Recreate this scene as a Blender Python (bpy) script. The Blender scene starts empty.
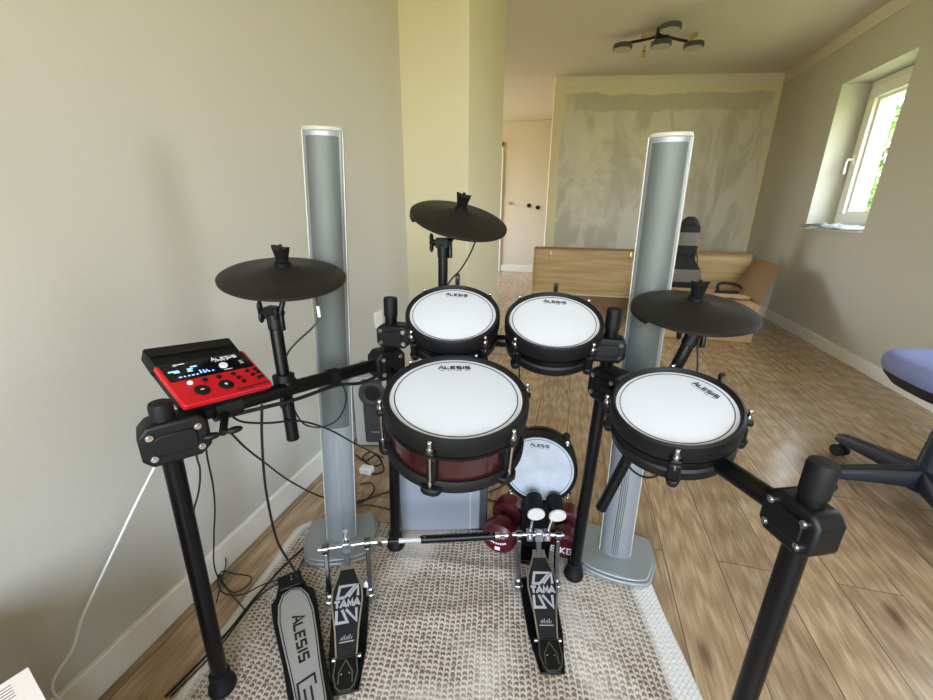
import bpy, math, random
from mathutils import Vector, Matrix, noise
random.seed(7)
D = bpy.data
SC = bpy.context.scene
COL = SC.collection
PI = math.pi
cos, sin = math.cos, math.sin

# ---------------------------------------------------------------- materials
def S(r, g, b):
    f = lambda c: (c/255/12.92 if c/255 <= .04045 else ((c/255+.055)/1.055)**2.4)
    return (f(r), f(g), f(b), 1)

class Mt:
    """small wrapper to wire a Principled material"""
    def __init__(self, name, col=(.5, .5, .5, 1), rough=.5, metal=0, **kw):
        self.m = D.materials.new(name); self.m.use_nodes = True
        self.t = self.m.node_tree; self.n = self.t.nodes; self.l = self.t.links
        self.p = self.n['Principled BSDF']
        self.set('Base Color', col); self.set('Roughness', rough); self.set('Metallic', metal)
        for k, v in kw.items(): self.set(k.replace('_', ' '), v)
    def set(self, k, v):
        if isinstance(v, bpy.types.NodeSocket): self.l.new(v, self.p.inputs[k])
        else: self.p.inputs[k].default_value = v
    def node(self, typ, ins=None, **props):
        nd = self.n.new(typ)
        for k, v in props.items(): setattr(nd, k, v)
        for k, v in (ins or {}).items():
            if isinstance(v, bpy.types.NodeSocket): self.l.new(v, nd.inputs[k])
            else: nd.inputs[k].default_value = v
        return nd
    def coord(self, kind='Object', scale=(1, 1, 1), rot=(0, 0, 0), loc=(0, 0, 0)):
        tc = self.node('ShaderNodeTexCoord')
        mp = self.node('ShaderNodeMapping', {'Vector': tc.outputs[kind], 'Scale': scale, 'Rotation': rot, 'Location': loc})
        return mp.outputs[0]
    def noise(self, vec, scale=5, detail=3, rough=.5, dist=0):
        return self.node('ShaderNodeTexNoise', {'Vector': vec, 'Scale': scale, 'Detail': detail, 'Roughness': rough, 'Distortion': dist}).outputs['Fac']
    def ramp(self, fac, stops, interp='LINEAR'):
        r = self.node('ShaderNodeValToRGB', {'Fac': fac}); r.color_ramp.interpolation = interp
        el = r.color_ramp.elements
        while len(el) < len(stops): el.new(.5)
        for e, (p, c) in zip(el, stops):
            e.position = p; e.color = c if len(c) == 4 else (*c, 1)
        return r.outputs[0]
    def mix(self, fac, a, b, blend='MIX'):
        m = self.node('ShaderNodeMix', data_type='RGBA', blend_type=blend)
        for i, v in ((0, fac), (6, a), (7, b)):
            if isinstance(v, bpy.types.NodeSocket): self.l.new(v, m.inputs[i])
            else: m.inputs[i].default_value = v
        return m.outputs[2]
    def math(self, op, a, b=0, clamp=False):
        m = self.node('ShaderNodeMath', operation=op, use_clamp=clamp)
        for i, v in ((0, a), (1, b)):
            if isinstance(v, bpy.types.NodeSocket): self.l.new(v, m.inputs[i])
            else: m.inputs[i].default_value = v
        return m.outputs[0]
    def bump(self, h, strength=.2, dist=.01):
        b = self.node('ShaderNodeBump', {'Height': h, 'Strength': strength, 'Distance': dist})
        self.l.new(b.outputs[0], self.p.inputs['Normal'])

def simple(name, col, rough=.5, metal=0, grain=None, **kw):
    m = Mt(name, col, rough, metal, **kw)
    if grain:
        sc, st, amt = grain
        f = m.noise(m.coord(), sc, 3)
        dark = tuple(c*(1-amt) for c in col[:3])+(1,)
        m.set('Base Color', m.mix(f, dark, tuple(min(1, c*(1+amt)) for c in col[:3])+(1,)))
        if st: m.bump(f, st, .004)
    return m.m

WALLC = S(196, 193, 181)
M = {}
def mk_materials():
    m = Mt('wall_paint', WALLC, .75)
    f = m.noise(m.coord(), 1.3, 4); g = m.noise(m.coord(), 60, 3)
    m.set('Base Color', m.mix(f, S(190, 186, 173), S(196, 193, 182))); m.bump(g, .12, .004); M['wall'] = m.m
    # patched, half-sanded plaster of the far wall
    m = Mt('patched_plaster', WALLC, .8)
    v = m.coord()
    sep = m.node('ShaderNodeSeparateXYZ', {'Vector': v})
    X, Y, Z = sep.outputs
    n1 = m.noise(v, 2.2, 5, .6, .6); n2 = m.noise(v, 9, 4, .6); n3 = m.noise(m.coord(scale=(1.4, 1, .55)), 2.6, 4, .55, 1.2)
    wob = m.math('MULTIPLY', m.math('SUBTRACT', n1, .5), .16)
    def band(c, lo, hi, soft=.02):
        a = m.math('DIVIDE', m.math('SUBTRACT', m.math('ADD', c, wob), lo), soft, True)
        b = m.math('DIVIDE', m.math('SUBTRACT', hi, m.math('ADD', c, wob)), soft, True)
        return m.math('MULTIPLY', a, b)
    area = m.math('MULTIPLY', band(X, .10, 2.43), band(Z, .1, 2.36))
    base = S(214, 206, 174)
    c1 = m.mix(m.ramp(n3, [(.42, (0, 0, 0)), (.56, (1, 1, 1))]), S(186, 182, 164), S(208, 205, 190))
    strip = m.math('MULTIPLY', band(X, .2, 2.3), band(Z, 2.16, 2.36))
    c1 = m.mix(m.math('MULTIPLY', strip, .75), c1, S(180, 174, 152))
    light = m.math('MULTIPLY', m.math('MULTIPLY', band(X, .28, .75, .06), band(Z, .85, 2.05, .1)), m.ramp(n2, [(.35, (.3, .3, .3)), (.6, (1, 1, 1))]))
    c1 = m.mix(m.math('MULTIPLY', light, .8), c1, S(216, 213, 194))
    blob = m.node('ShaderNodeVectorMath', {0: v, 1: (1.13, 0, 1.83)}, operation='DISTANCE').outputs['Value']
    c1 = m.mix(m.math('MULTIPLY', band(blob, -.05, .14), .7), c1, S(214, 208, 178))
    seam = m.math('MULTIPLY', band(X, 2.26, 2.32), band(Z, .3, 2.2))
    c1 = m.mix(m.math('MULTIPLY', seam, .6), c1, S(214, 206, 172))
    m.set('Base Color', m.mix(area, base, c1)); m.bump(n2, .15, .01); M['plaster'] = m.m
    m = Mt('ceiling_paint', S(212, 202, 190), .85); m.bump(m.noise(m.coord(), 45, 3), .1, .004); M['ceiling'] = m.m
    M['plaster_cream'] = simple('cream_paint', S(212, 204, 174), .75, grain=(2, .05, .03))
    M['band'] = simple('cornice_paint', S(212, 206, 184), .7, grain=(8, .05, .03))
    M['hall_wall'] = simple('hall_paint', S(214, 203, 186), .75, grain=(3, .05, .04))
    M['baseboard'] = simple('white_baseboard', S(232, 230, 222), .35, grain=(4, 0, .02))
    M['white_pvc'] = simple('white_pvc', S(238, 236, 226), .3, grain=(4, 0, .02))
    # oak laminate: planks run along the depth of the room
    m = Mt('oak_laminate', (.5, .4, .3, 1), .42)
    v = m.coord(rot=(0, 0, PI/2), loc=(1.20, -.0395, 0))
    br = m.node('ShaderNodeTexBrick', {'Vector': v, 'Scale': 1, 'Mortar Size': .0016, 'Mortar Smooth': .3, 'Bias': 0, 'Brick Width': 1.29, 'Row Height': .1635,
        'Color1': (0, 0, 0, 1), 'Color2': (1, 1, 1, 1), 'Mortar': (.5, .5, .5, 1)}, offset=.37, offset_frequency=2)
    plank = br.outputs['Color']; gap = br.outputs['Fac']
    off = m.node('ShaderNodeVectorMath', {0: m.coord(), 1: m.node('ShaderNodeVectorMath', {0: plank, 1: (7, 31, 3)}, operation='MULTIPLY').outputs[0]}, operation='ADD').outputs[0]
    gv = m.node('ShaderNodeMapping', {'Vector': off, 'Scale': (16, 1.0, 1)}).outputs[0]
    g1 = m.noise(gv, 2.1, 7, .62, 1.4); g2 = m.noise(m.node('ShaderNodeMapping', {'Vector': off, 'Scale': (70, 2.5, 1)}).outputs[0], 3, 3, .6)
    wv = m.node('ShaderNodeTexWave', {'Vector': m.node('ShaderNodeMapping', {'Vector': off, 'Scale': (9, .8, 1)}).outputs[0], 'Scale': 2.6, 'Distortion': 7, 'Detail': 3, 'Detail Scale': 1.2}, wave_type='RINGS').outputs['Fac']
    c = m.ramp(g1, [(.28, S(146, 120, 94)), (.5, S(180, 154, 123)), (.75, S(206, 183, 152))])
    c = m.mix(m.math('MULTIPLY', wv, .42), c, S(128, 102, 78))
    c = m.mix(m.math('MULTIPLY', m.ramp(g2, [(.48, (0, 0, 0)), (.7, (1, 1, 1))]), .45), c, S(118, 90, 64))
    crk = m.noise(m.node('ShaderNodeMapping', {'Vector': off, 'Scale': (42, 2.2, 1)}).outputs[0], 1.3, 4, .6, .8)
    c = m.mix(m.math('MULTIPLY', m.ramp(crk, [(.66, (0, 0, 0)), (.72, (1, 1, 1))]), .75), c, S(84, 60, 42))
    hv = m.node('ShaderNodeHueSaturation', {'Color': c, 'Value': m.math('ADD', .80, m.math('MULTIPLY', plank, .28)), 'Saturation': 1.04}).outputs[0]
    kn = m.node('ShaderNodeTexVoronoi', {'Vector': m.node('ShaderNodeMapping', {'Vector': off, 'Scale': (5, 1.6, 1)}).outputs[0], 'Scale': 1.0}).outputs['Distance']
    hv = m.mix(m.math('MULTIPLY', m.ramp(kn, [(.03, (1, 1, 1)), (.1, (0, 0, 0))]), .7), hv, S(72, 48, 32))
    m.set('Base Color', m.mix(m.math('MULTIPLY', gap, .75), hv, S(66, 48, 34)))
    m.set('Roughness', m.math('ADD', .15, m.math('MULTIPLY', g1, .12)))
    m.bump(m.math('SUBTRACT', m.math('MULTIPLY', g2, .3), gap), .05, .002); M['floor'] = m.m
    # knitted cotton rug (UV in metres)
    m = Mt('knitted_rug', (.7, .65, .58, 1), .95)
    uv = m.coord('UV')
    wob = m.noise(uv, 5, 2)
    sp = m.node('ShaderNodeSeparateXYZ', {'Vector': uv}); U, V = sp.outputs[0], sp.outputs[1]
    uu = m.math('ADD', U, m.math('MULTIPLY', wob, .016))
    PU, PV = .0148, .0125
    tri = m.math('PINGPONG', m.math('DIVIDE', uu, PU), .5)                       # 0 on the cord, .5 mid braid
    row = m.math('FLOOR', m.math('DIVIDE', uu, PU))
    jig = m.node('ShaderNodeTexWhiteNoise', {'W': row}, noise_dimensions='1D').outputs['Value']
    fine = m.noise(uv, 240, 2, .6); mid = m.noise(uv, 70, 3, .6)
    st = m.math('SINE', m.math('ADD', m.math('ADD', m.math('MULTIPLY', V, 2*PI/PV), m.math('MULTIPLY', mid, 3.5)), m.math('ADD', m.math('MULTIPLY', tri, 5.5), m.math('MULTIPLY', jig, 6.28))))
    big = m.noise(m.coord('UV', scale=(1.5, 1, 1)), 2.4, 4, .55, .9)
    braid = m.math('MULTIPLY', m.ramp(tri, [(.09, (0, 0, 0)), (.2, (1, 1, 1))]), m.math('ADD', .5, m.math('MULTIPLY', st, .5)))
    spot = m.ramp(m.math('ADD', braid, m.math('MULTIPLY', m.math('SUBTRACT', mid, .5), 2.4)), [(.14, (0, 0, 0)), (.52, (1, 1, 1))])
    plain = m.ramp(big, [(.47, (1, 1, 1)), (.62, (.2, .2, .2))])
    light = m.mix(m.ramp(big, [(.35, (0, 0, 0)), (.65, (1, 1, 1))]), S(196, 182, 164), S(218, 208, 194))
    dark = m.mix(m.ramp(fine, [(.4, (0, 0, 0)), (.6, (1, 1, 1))]), S(92, 74, 60), S(140, 121, 104))
    groove = m.math('MULTIPLY', m.math('SUBTRACT', 1, m.ramp(m.math('ABSOLUTE', m.math('SUBTRACT', tri, .17)), [(.0, (0, 0, 0)), (.07, (1, 1, 1))])), .35)
    body = m.mix(m.math('MULTIPLY', spot, plain), light, dark)
    body = m.mix(groove, body, S(150, 132, 114))
    hatch = m.math('ABSOLUTE', m.math('SINE', m.math('MULTIPLY', m.math('ADD', U, V), PI/.012)))
    bcol = m.mix(m.ramp(hatch, [(.1, (0, 0, 0)), (.45, (1, 1, 1))]), S(200, 193, 184), S(226, 223, 217))
    eu = m.math('ADD', U, m.math('MULTIPLY', wob, .04))
    edge = m.math('DIVIDE', m.math('SUBTRACT', eu, 1.15), .015, True)
    edge2 = m.math('DIVIDE', m.math('SUBTRACT', .06, eu), .02, True)
    m.set('Base Color', m.mix(m.math('MAXIMUM', edge, edge2), body, bcol))
    hgt = m.math('ADD', m.math('MULTIPLY', m.math('ABSOLUTE', m.math('SUBTRACT', tri, .17)), 1.6), m.math('ADD', m.math('MULTIPLY', st, .15), m.math('MULTIPLY', fine, .4)))
    m.bump(hgt, .55, .004); M['rug'] = m.m
    # plain materials
    M['black_metal'] = simple('black_powder_coat', S(6, 6, 7), .34, .1, grain=(30, .02, .1))
    M['black_plastic'] = simple('black_plastic', S(8, 8, 9), .5, grain=(60, .05, .12))
    M['black_rubber'] = simple('black_rubber', S(6, 6, 7), .6, grain=(90, .05, .15))
    M['cymbal_rubber'] = simple('cymbal_rubber', S(22, 21, 20), .5, grain=(14, .05, .22))
    for k_ in ('black_metal', 'black_plastic', 'black_rubber', 'cymbal_rubber'): M[k_].node_tree.nodes['Principled BSDF'].inputs['Specular IOR Level'].default_value = .32
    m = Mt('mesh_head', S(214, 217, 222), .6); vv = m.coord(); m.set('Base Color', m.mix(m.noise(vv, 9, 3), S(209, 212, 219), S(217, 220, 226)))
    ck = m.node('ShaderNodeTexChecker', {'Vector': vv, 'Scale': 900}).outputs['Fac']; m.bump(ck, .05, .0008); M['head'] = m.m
    m = Mt('worn_shaded_mesh_head', S(176, 181, 187), .65); vv = m.coord(); m.set('Base Color', m.mix(m.ramp(m.noise(vv, 14, 4, .6), [(.35, (0, 0, 0)), (.7, (1, 1, 1))]), S(160, 165, 170), S(182, 187, 193))); M['worn_shaded_head'] = m.m  # scuffed kick head; its greyer tone also stands in for shade on it
    M['chrome'] = simple('chrome', S(205, 205, 208), .2, 1, grain=(20, 0, .04))
    M['steel'] = simple('brushed_steel', S(170, 170, 170), .3, 1, grain=(40, .03, .08))
    M['upright_steel'] = simple('upright_steel', S(122, 123, 126), .2, 1, grain=(40, .03, .08))
    m = Mt('red_lacquer', S(80, 10, 18), .22); f = m.noise(m.coord(scale=(1, 1, 9)), 6, 3)
    m.set('Base Color', m.mix(f, S(34, 7, 11), S(62, 13, 20))); m.set('Coat Weight', .6); m.set('Coat Roughness', .08); M['red_shell'] = m.m
    M['red_plastic'] = simple('red_plastic', S(190, 18, 30), .38, grain=(50, .02, .04))
    M['screen'] = simple('dark_glossy_panel', S(14, 15, 20), .12, grain=(9, 0, .1))
    M['ink'] = simple('black_ink', S(22, 22, 24), .6, grain=(50, 0, .1))
    M['white_ink'] = simple('white_ink', S(232, 232, 232), .5, grain=(50, 0, .03))
    M['grey_ink'] = simple('grey_ink', S(150, 150, 150), .5, grain=(50, 0, .05))
    m = Mt('display_glow', S(20, 24, 34), .3); m.set('Emission Color', S(150, 200, 255)); m.set('Emission Strength', 1.6); m.set('Base Color', m.mix(m.noise(m.coord(), 30), S(60, 80, 120), S(70, 90, 130))); M['glow'] = m.m
    m = Mt('silver_grille', S(140, 152, 160), .5, .35); w = m.node('ShaderNodeTexWave', {'Vector': m.coord(), 'Scale': 260, 'Distortion': .5}, bands_direction='X').outputs['Fac']
    w2 = m.noise(m.coord(scale=(1, 1, .15)), 30, 3)
    m.set('Base Color', m.mix(w2, S(92, 98, 95), S(107, 113, 109))); m.bump(w, .12, .0008); M['grille'] = m.m
    M['silver'] = simple('silver_paint', S(150, 155, 158), .42, .4, grain=(60, .01, .03))
    M['silver_base'] = simple('silver_plastic', S(148, 152, 150), .4, .3, grain=(60, .01, .03))
    M['silver_trim'] = simple('bright_trim', S(182, 182, 174), .5, .1, grain=(20, 0, .02))
    m = Mt('ribbed_silver', S(150, 154, 156), .38, .4); w = m.node('ShaderNodeTexWave', {'Vector': m.coord(), 'Scale': 55}, bands_direction='X').outputs['Fac']
    m.set('Base Color', m.mix(w, S(96, 99, 102), S(176, 180, 182))); m.bump(w, .6, .003); M['ribbed'] = m.m
    M['sub_side'] = simple('silver_laminate', S(152, 160, 170), .35, .35, grain=(3, .01, .05))
    M['dark_grey'] = simple('dark_grey_plastic', S(62, 63, 66), .5, grain=(60, .03, .08))
    M['port_black'] = simple('port_black', S(5, 5, 5), .6, grain=(60, .03, .08))
    M['dumbbell_red'] = simple('maroon_vinyl', S(74, 7, 22), .35, grain=(40, .03, .08))
    M['felt'] = simple('white_felt', S(206, 202, 194), .9, grain=(200, .1, .03))
    M['sand_metal'] = simple('silver_footboard', S(178, 176, 172), .42, .55, grain=(120, .02, .05))
    # light oak veneer with streaks along x
    m = Mt('oak_veneer', S(190, 155, 98), .5); v = m.coord(scale=(.8, 3, 13)); f = m.noise(v, 1.6, 4, .55, .5); g = m.noise(m.coord(scale=(2, 6, 90)), 3, 3)
    c = m.ramp(f, [(.3, S(168, 138, 88)), (.5, S(194, 165, 112)), (.68, S(210, 184, 134))]); c = m.mix(m.math('MULTIPLY', g, .25), c, S(140, 104, 58))
    m.set('Base Color', c); M['oak'] = m.m
    M['oak_dark'] = simple('oak_edge', S(138, 106, 66), .55, grain=(12, .03, .12))
    M['cardboard'] = simple('cardboard', S(186, 154, 112), .8, grain=(14, .06, .06))
    M['cardboard_inner'] = simple('cardboard_inner', S(140, 110, 76), .8, grain=(9, .06, .1))
    M['packing_tape'] = simple('brown_tape', S(112, 80, 44), .4, grain=(30, 0, .1))
    M['bag_black'] = simple('black_nylon', S(22, 21, 22), .7, grain=(90, .2, .15))
    M['bag_grey'] = simple('grey_nylon', S(124, 120, 110), .75, grain=(90, .2, .08))
    M['seat_blue'] = simple('blue_grey_fabric', S(122, 130, 172), .9, grain=(160, .25, .06))
    M['navy_plastic'] = simple('navy_black_plastic', S(26, 30, 40), .42, grain=(50, .03, .1))
    M['gold'] = simple('brass', S(226, 206, 150), .3, 1, grain=(20, 0, .05))
    M['lamp_grey'] = simple('graphite_metal', S(78, 78, 74), .45, .2, grain=(40, 0, .06))
    M['diffuser'] = simple('lamp_diffuser', S(176, 174, 160), .5, grain=(30, 0, .02))
    M['lamp_wood'] = simple('pale_wood', S(176, 144, 88), .5, grain=(30, 0, .08))
    M['paper'] = simple('paper', S(236, 226, 218), .8, grain=(9, .02, .015))
    M['cable_black'] = simple('cable_rubber', S(17, 17, 18), .45, grain=(60, 0, .1))
    M['cable_white'] = simple('white_cable_rubber', S(232, 230, 226), .45, grain=(60, 0, .03))
    M['side_wood'] = simple('stained_wood', S(126, 92, 60), .5, grain=(9, .03, .12))
    m = Mt('window_glass', (1, 1, 1, 1), .02)
    tr = m.node('ShaderNodeBsdfTransparent', {'Color': m.mix(m.noise(m.coord(), 2), (.97, .98, .97, 1), (1, 1, 1, 1))}); gl = m.node('ShaderNodeBsdfGlossy', {'Roughness': .02})
    mx = m.node('ShaderNodeMixShader', {0: .05, 1: tr.outputs[0], 2: gl.outputs[0]}); m.l.new(mx.outputs[0], m.n['Material Output'].inputs[0]); M['glass'] = m.m
    m = Mt('plastic_film', S(226, 232, 238), .25); m.set('Transmission Weight', .35); m.set('Base Color', m.mix(m.noise(m.coord(), 20), S(216, 224, 234), S(240, 244, 248))); M['film'] = m.m
    m = Mt('leaf', S(96, 134, 54), .55); m.set('Base Color', m.mix(m.noise(m.coord(), 4), S(70, 112, 38), S(140, 170, 74))); M['leaf'] = m.m
    M['bark'] = simple('bark', S(90, 72, 54), .9, grain=(20, .4, .2))
    m = Mt('lawn', S(120, 150, 60), .9); m.set('Base Color', m.mix(m.noise(m.coord(), 6, 5), S(150, 160, 70), S(196, 196, 110))); M['lawn'] = m.m
mk_materials()

# ---------------------------------------------------------------- geometry
def V(*a): return Vector(a)
def frame(n, up=(0, 1, 0)):
    """3x3 whose columns are a right axis, an 'up' axis in the plane, and the normal n"""
    n = Vector(n).normalized(); a = Vector(up).cross(n).normalized(); b = n.cross(a)
    return Matrix((a, b, n)).transposed()

class B:
    def __init__(self): self.v = []; self.f = []; self.mi = []; self.cur = 0
    def slot(self, i): self.cur = i; return self
    def add(self, vs, fs):
        o = len(self.v); self.v += [Vector(p) for p in vs]
        for f in fs: self.f.append([o+i for i in f]); self.mi.append(self.cur)
        return self
    def box(self, c, s, R=None):
        c = Vector(c); h = [x/2 for x in s]
        P = [V(x*h[0], y*h[1], z*h[2]) for x in (-1, 1) for y in (-1, 1) for z in (-1, 1)]
        if R is not None: P = [R @ p for p in P]
        return self.add([c+p for p in P], [(0, 1, 3, 2), (4, 6, 7, 5), (0, 4, 5, 1), (2, 3, 7, 6), (0, 2, 6, 4), (1, 5, 7, 3)])
    def loft(self, rings, caps=True):
        n = len(rings[0]); vs = [p for r in rings for p in r]; fs = []
        for k in range(len(rings)-1):
            for i in range(n):
                j = (i+1) % n; fs.append((k*n+i, k*n+j, (k+1)*n+j, (k+1)*n+i))
        if caps: fs.append(tuple(range(n))[::-1]); fs.append(tuple((len(rings)-1)*n+i for i in range(n)))
        return self.add(vs, fs)
    def cyl(self, p0, p1, r0, r1=None, n=20, caps=True):
        p0, p1 = Vector(p0), Vector(p1); r1 = r0 if r1 is None else r1
        R = frame(p1-p0, (0, 1, 0) if abs((p1-p0).normalized().y) < .9 else (1, 0, 0))
        ring = lambda p, r: [p + R @ V(r*cos(2*PI*i/n), r*sin(2*PI*i/n), 0) for i in range(n)]
        return self.loft([ring(p0, r0), ring(p1, r1)], caps)
    def lathe(self, prof, n=48, R=None, c=(0, 0, 0), caps=False, closed=False):
        c = Vector(c); R = R or Matrix.Identity(3)
        prof = list(prof) + ([prof[0]] if closed else [])
        return self.loft([[c + R @ V(r*cos(2*PI*i/n), r*sin(2*PI*i/n), z) for i in range(n)] for r, z in prof], caps)
    def prism(self, poly, z0, z1, R=None, c=(0, 0, 0)):
        c = Vector(c); R = R or Matrix.Identity(3)
        return self.loft([[c + R @ V(x, y, z) for x, y in poly] for z in (z0, z1)])
    def ball(self, c, s, n=20, m=12, R=None):
        c = Vector(c); R = R or Matrix.Identity(3)
        rings = []
        for k in range(1, m):
            a = -PI/2 + PI*k/m
            rings.append([c + R @ V(s[0]*cos(a)*cos(2*PI*i/n), s[1]*cos(a)*sin(2*PI*i/n), s[2]*sin(a)) for i in range(n)])
        return self.loft(rings)
    def tube(self, pts, r, n=8, smooth=6):
        P = [Vector(p) for p in pts]
        if smooth and len(P) > 2:
            Q = []; E = [2*P[0]-P[1]] + P + [2*P[-1]-P[-2]]
            for i in range(1, len(E)-2):
                for k in range(smooth):
                    t = k/smooth; a, b, c_, d = E[i-1:i+3]
                    Q.append(.5*((2*b)+(c_-a)*t+(2*a-5*b+4*c_-d)*t*t+(3*b-a-3*c_+d)*t**3))
            P = Q + [P[-1]]
        rings = []; N = None
        for i, p in enumerate(P):
            T = (P[min(i+1, len(P)-1)]-P[max(i-1, 0)]).normalized()
            if N is None: N = T.orthogonal().normalized()
            N = (N - T*N.dot(T)).normalized(); W = T.cross(N)
            rings.append([p + r*(cos(2*PI*k/n)*N + sin(2*PI*k/n)*W) for k in range(n)])
        return self.loft(rings)
    def stroke(self, pts, w, th, R, c):
        """flat ribbon along a 2-D polyline, raised by th; mitred"""
        P = [Vector((x, y)) for x, y in pts]; L = []; Rr = []
        for i, p in enumerate(P):
            d0 = (p-P[i-1]).normalized() if i else None; d1 = (P[i+1]-p).normalized() if i < len(P)-1 else None
            d0 = d0 or d1; d1 = d1 or d0
            n0 = Vector((-d0.y, d0.x)); n1 = Vector((-d1.y, d1.x)); nn = (n0+n1)
            nn = nn.normalized() if nn.length > 1e-6 else n0
            k = min(1.6, 1/max(.3, nn.dot(n0)))
            L.append(p+nn*w/2*k); Rr.append(p-nn*w/2*k)
        for i in range(len(P)-1):
            q = [Rr[i], Rr[i+1], L[i+1], L[i]]
            self.prism([(a.x, a.y) for a in q], 0, th, R, c)
        return self
    def build(self, name, mats, parent=None, world=False, bevel=0, angle=38, seg=2):
        me = D.meshes.new(name)
        vs = self.v
        if world and parent is not None:
            inv = root_of(parent).matrix_basis.inverted(); vs = [inv @ p for p in vs]
        me.from_pydata([tuple(p) for p in vs], [], self.f)
        mats = mats if isinstance(mats, (list, tuple)) else [mats]
        for m in mats: me.materials.append(M[m])
        me.polygons.foreach_set('material_index', self.mi)
        me.polygons.foreach_set('use_smooth', [True]*len(me.polygons))
        me.update(); me.set_sharp_from_angle(angle=math.radians(angle))
        o = D.objects.new(name, me); COL.objects.link(o)
        if parent is not None: o.parent = parent
        if bevel:
            b = o.modifiers.new('bevel', 'BEVEL'); b.width = bevel; b.segments = seg; b.limit_method = 'ANGLE'; b.angle_limit = math.radians(40)
            b.harden_normals = False
        return o
def root_of(o):
    while o.parent: o = o.parent
    return o
def tag(o, label, cat, group=None):
    o['label'] = label; o['category'] = cat
    if group: o['group'] = group
    return o
def thing(name, label, cat, loc=(0, 0, 0), R=None, group=None):
    o = D.objects.new(name, None); COL.objects.link(o); o.empty_display_size = .05
    o.matrix_basis = Matrix.Translation(loc) @ (R.to_4x4() if R else Matrix.Identity(4))
    return tag(o, label, cat, group)
def struct(o): o['kind'] = 'structure'; return o
def copy_tree(root, label, loc, R=None):
    r = root.copy(); COL.objects.link(r)
    r.matrix_basis = Matrix.Translation(loc) @ (R.to_4x4() if R else Matrix.Identity(4)); r['label'] = label
    for ch in root.children:
        c = ch.copy(); COL.objects.link(c); c.parent = r
        for g in ch.children:
            d = g.copy(); COL.objects.link(d); d.parent = c
    return r

# stroke letters in a 1-wide, 1-high cell
GL = {'A': [[(-.12, 0), (.5, 1), (1, 0)], [(.3, .33), (.95, .33)]], 'L': [[(.05, 1), (.05, .06), (.95, .06)]],
 'E': [[(.95, .94), (.05, .94), (.05, .06), (.95, .06)], [(.05, .5), (.8, .5)]],
 'S': [[(.95, .94), (.08, .94), (.08, .52), (.92, .48), (.92, .06), (.03, .06)]], 'I': [[(.5, 1), (.5, 0)]],
 'T': [[(0, .94), (1, .94)], [(.5, .94), (.5, 0)]], 'M': [[(.05, 0), (.15, 1), (.5, .3), (.85, 1), (.95, 0)]],
 'N': [[(.05, 0), (.05, 1), (.95, 0), (.95, 1)]], 'R': [[(.05, 0), (.05, .94), (.9, .94), (.9, .5), (.1, .5), (.95, 0)]],
 'O': [[(.05, .06), (.05, .94), (.95, .94), (.95, .06), (.05, .06)]], 'K': [[(.05, 0), (.05, 1)], [(.95, 1), (.1, .5), (.95, 0)]],
 'G': [[(.95, .94), (.05, .94), (.05, .06), (.95, .06), (.95, .5), (.5, .5)]], '6': [[(.9, .94), (.06, .94), (.06, .06), (.94, .06), (.94, .5), (.06, .5)]],
 '+': [[(.5, .9), (.5, .1)], [(.1, .5), (.9, .5)]], '-': [[(.1, .5), (.9, .5)]], '/': [[(.2, 0), (.8, 1)]]}
def write(b, text, h, cw, gap, w, th, R, c, shear=0, big_first=0):
    """text centred at c in frame R (x along the line, y up)"""
    adv = [cw*(.35 if ch == 'I' else 1) + gap for ch in text]; x = -(sum(adv)-gap)/2
    for i, ch in enumerate(text):
        ww = adv[i]-gap
        for st in GL.get(ch, []):
            k = 1+big_first if i == 0 else 1
            b.stroke([(x+px*ww + shear*(py-.5)*h, (py-.5)*h + (k-1)*h*py) for px, py in st], w, th, R, c)
        x += adv[i]
def logo(R, c, s, nitro=True):
    """maker's wordmark with the small spaced model line under it; s = width"""
    b = B(); write(b, 'ALESIS', s*.16, s*.152, s*.034, s*.043, .0004, R, c, .02*s, .22)
    if nitro:
        c2 = Vector(c) - R @ V(0, s*.16, 0)
        write(b, 'NITRO', s*.035, s*.04, s*.06, s*.012, .0004, R, c2)
        for sx in (-1, 1): b.stroke([(sx*s*.33, 0), (sx*s*.47, 0)], s*.012, .0004, R, c2)
    return b
def rotz(a): return Matrix.Rotation(a, 3, 'Z')
def rotx(a): return Matrix.Rotation(a, 3, 'X')
def roty(a): return Matrix.Rotation(a, 3, 'Y')

# ---------------------------------------------------------------- the room
CZ = 2.525; XL = -.98; XR = 2.05; YR = -1.9
b = B(); b.box((-.4, 3.2, -.05), (6.4, 11, .1)); fl = struct(b.build('floor', 'floor'))
b = B(); b.box((-.4, 3.2, CZ+.06), (6.4, 11, .12)); struct(b.build('ceiling', 'ceiling'))
b = B(); b.box((XL-.1, (YR+2.9)/2, CZ/2), (.2, 2.9-YR, CZ)); struct(b.build('wall_left', 'wall'))
# squared projection of the wall that stands forward at the end of the left wall
b = B(); b.box(((XL-.605)/2-.002, (2.34+3.36)/2, CZ/2), (XL*-1-.605+.004, 1.02, CZ)); struct(b.build('wall_projection', 'plaster_cream', bevel=.004))
# right wall with the window opening, and an unseen one added to let in more daylight
def wall_with_holes(b, x0, x1, y0, y1, holes):
    ys = y0
    for (a, c, z0, z1) in sorted(holes):
        b.box(((x0+x1)/2, (ys+a)/2, CZ/2), (x1-x0, a-ys, CZ))
        b.box(((x0+x1)/2, (a+c)/2, z0/2), (x1-x0, c-a, z0)); b.box(((x0+x1)/2, (a+c)/2, (z1+CZ)/2), (x1-x0, c-a, CZ-z1)); ys = c
    b.box(((x0+x1)/2, (ys+y1)/2, CZ/2), (x1-x0, y1-ys, CZ))
WY0, WY1, WZ0, WZ1 = 3.79, 4.64, .93, 2.10
b = B(); wall_with_holes(b, XR, XR+.42, YR-.2, 6.1, [(WY0, WY1, WZ0, WZ1), (1.55, 2.25, .85, 2.15)]); struct(b.build('wall_right', 'wall'))
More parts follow.
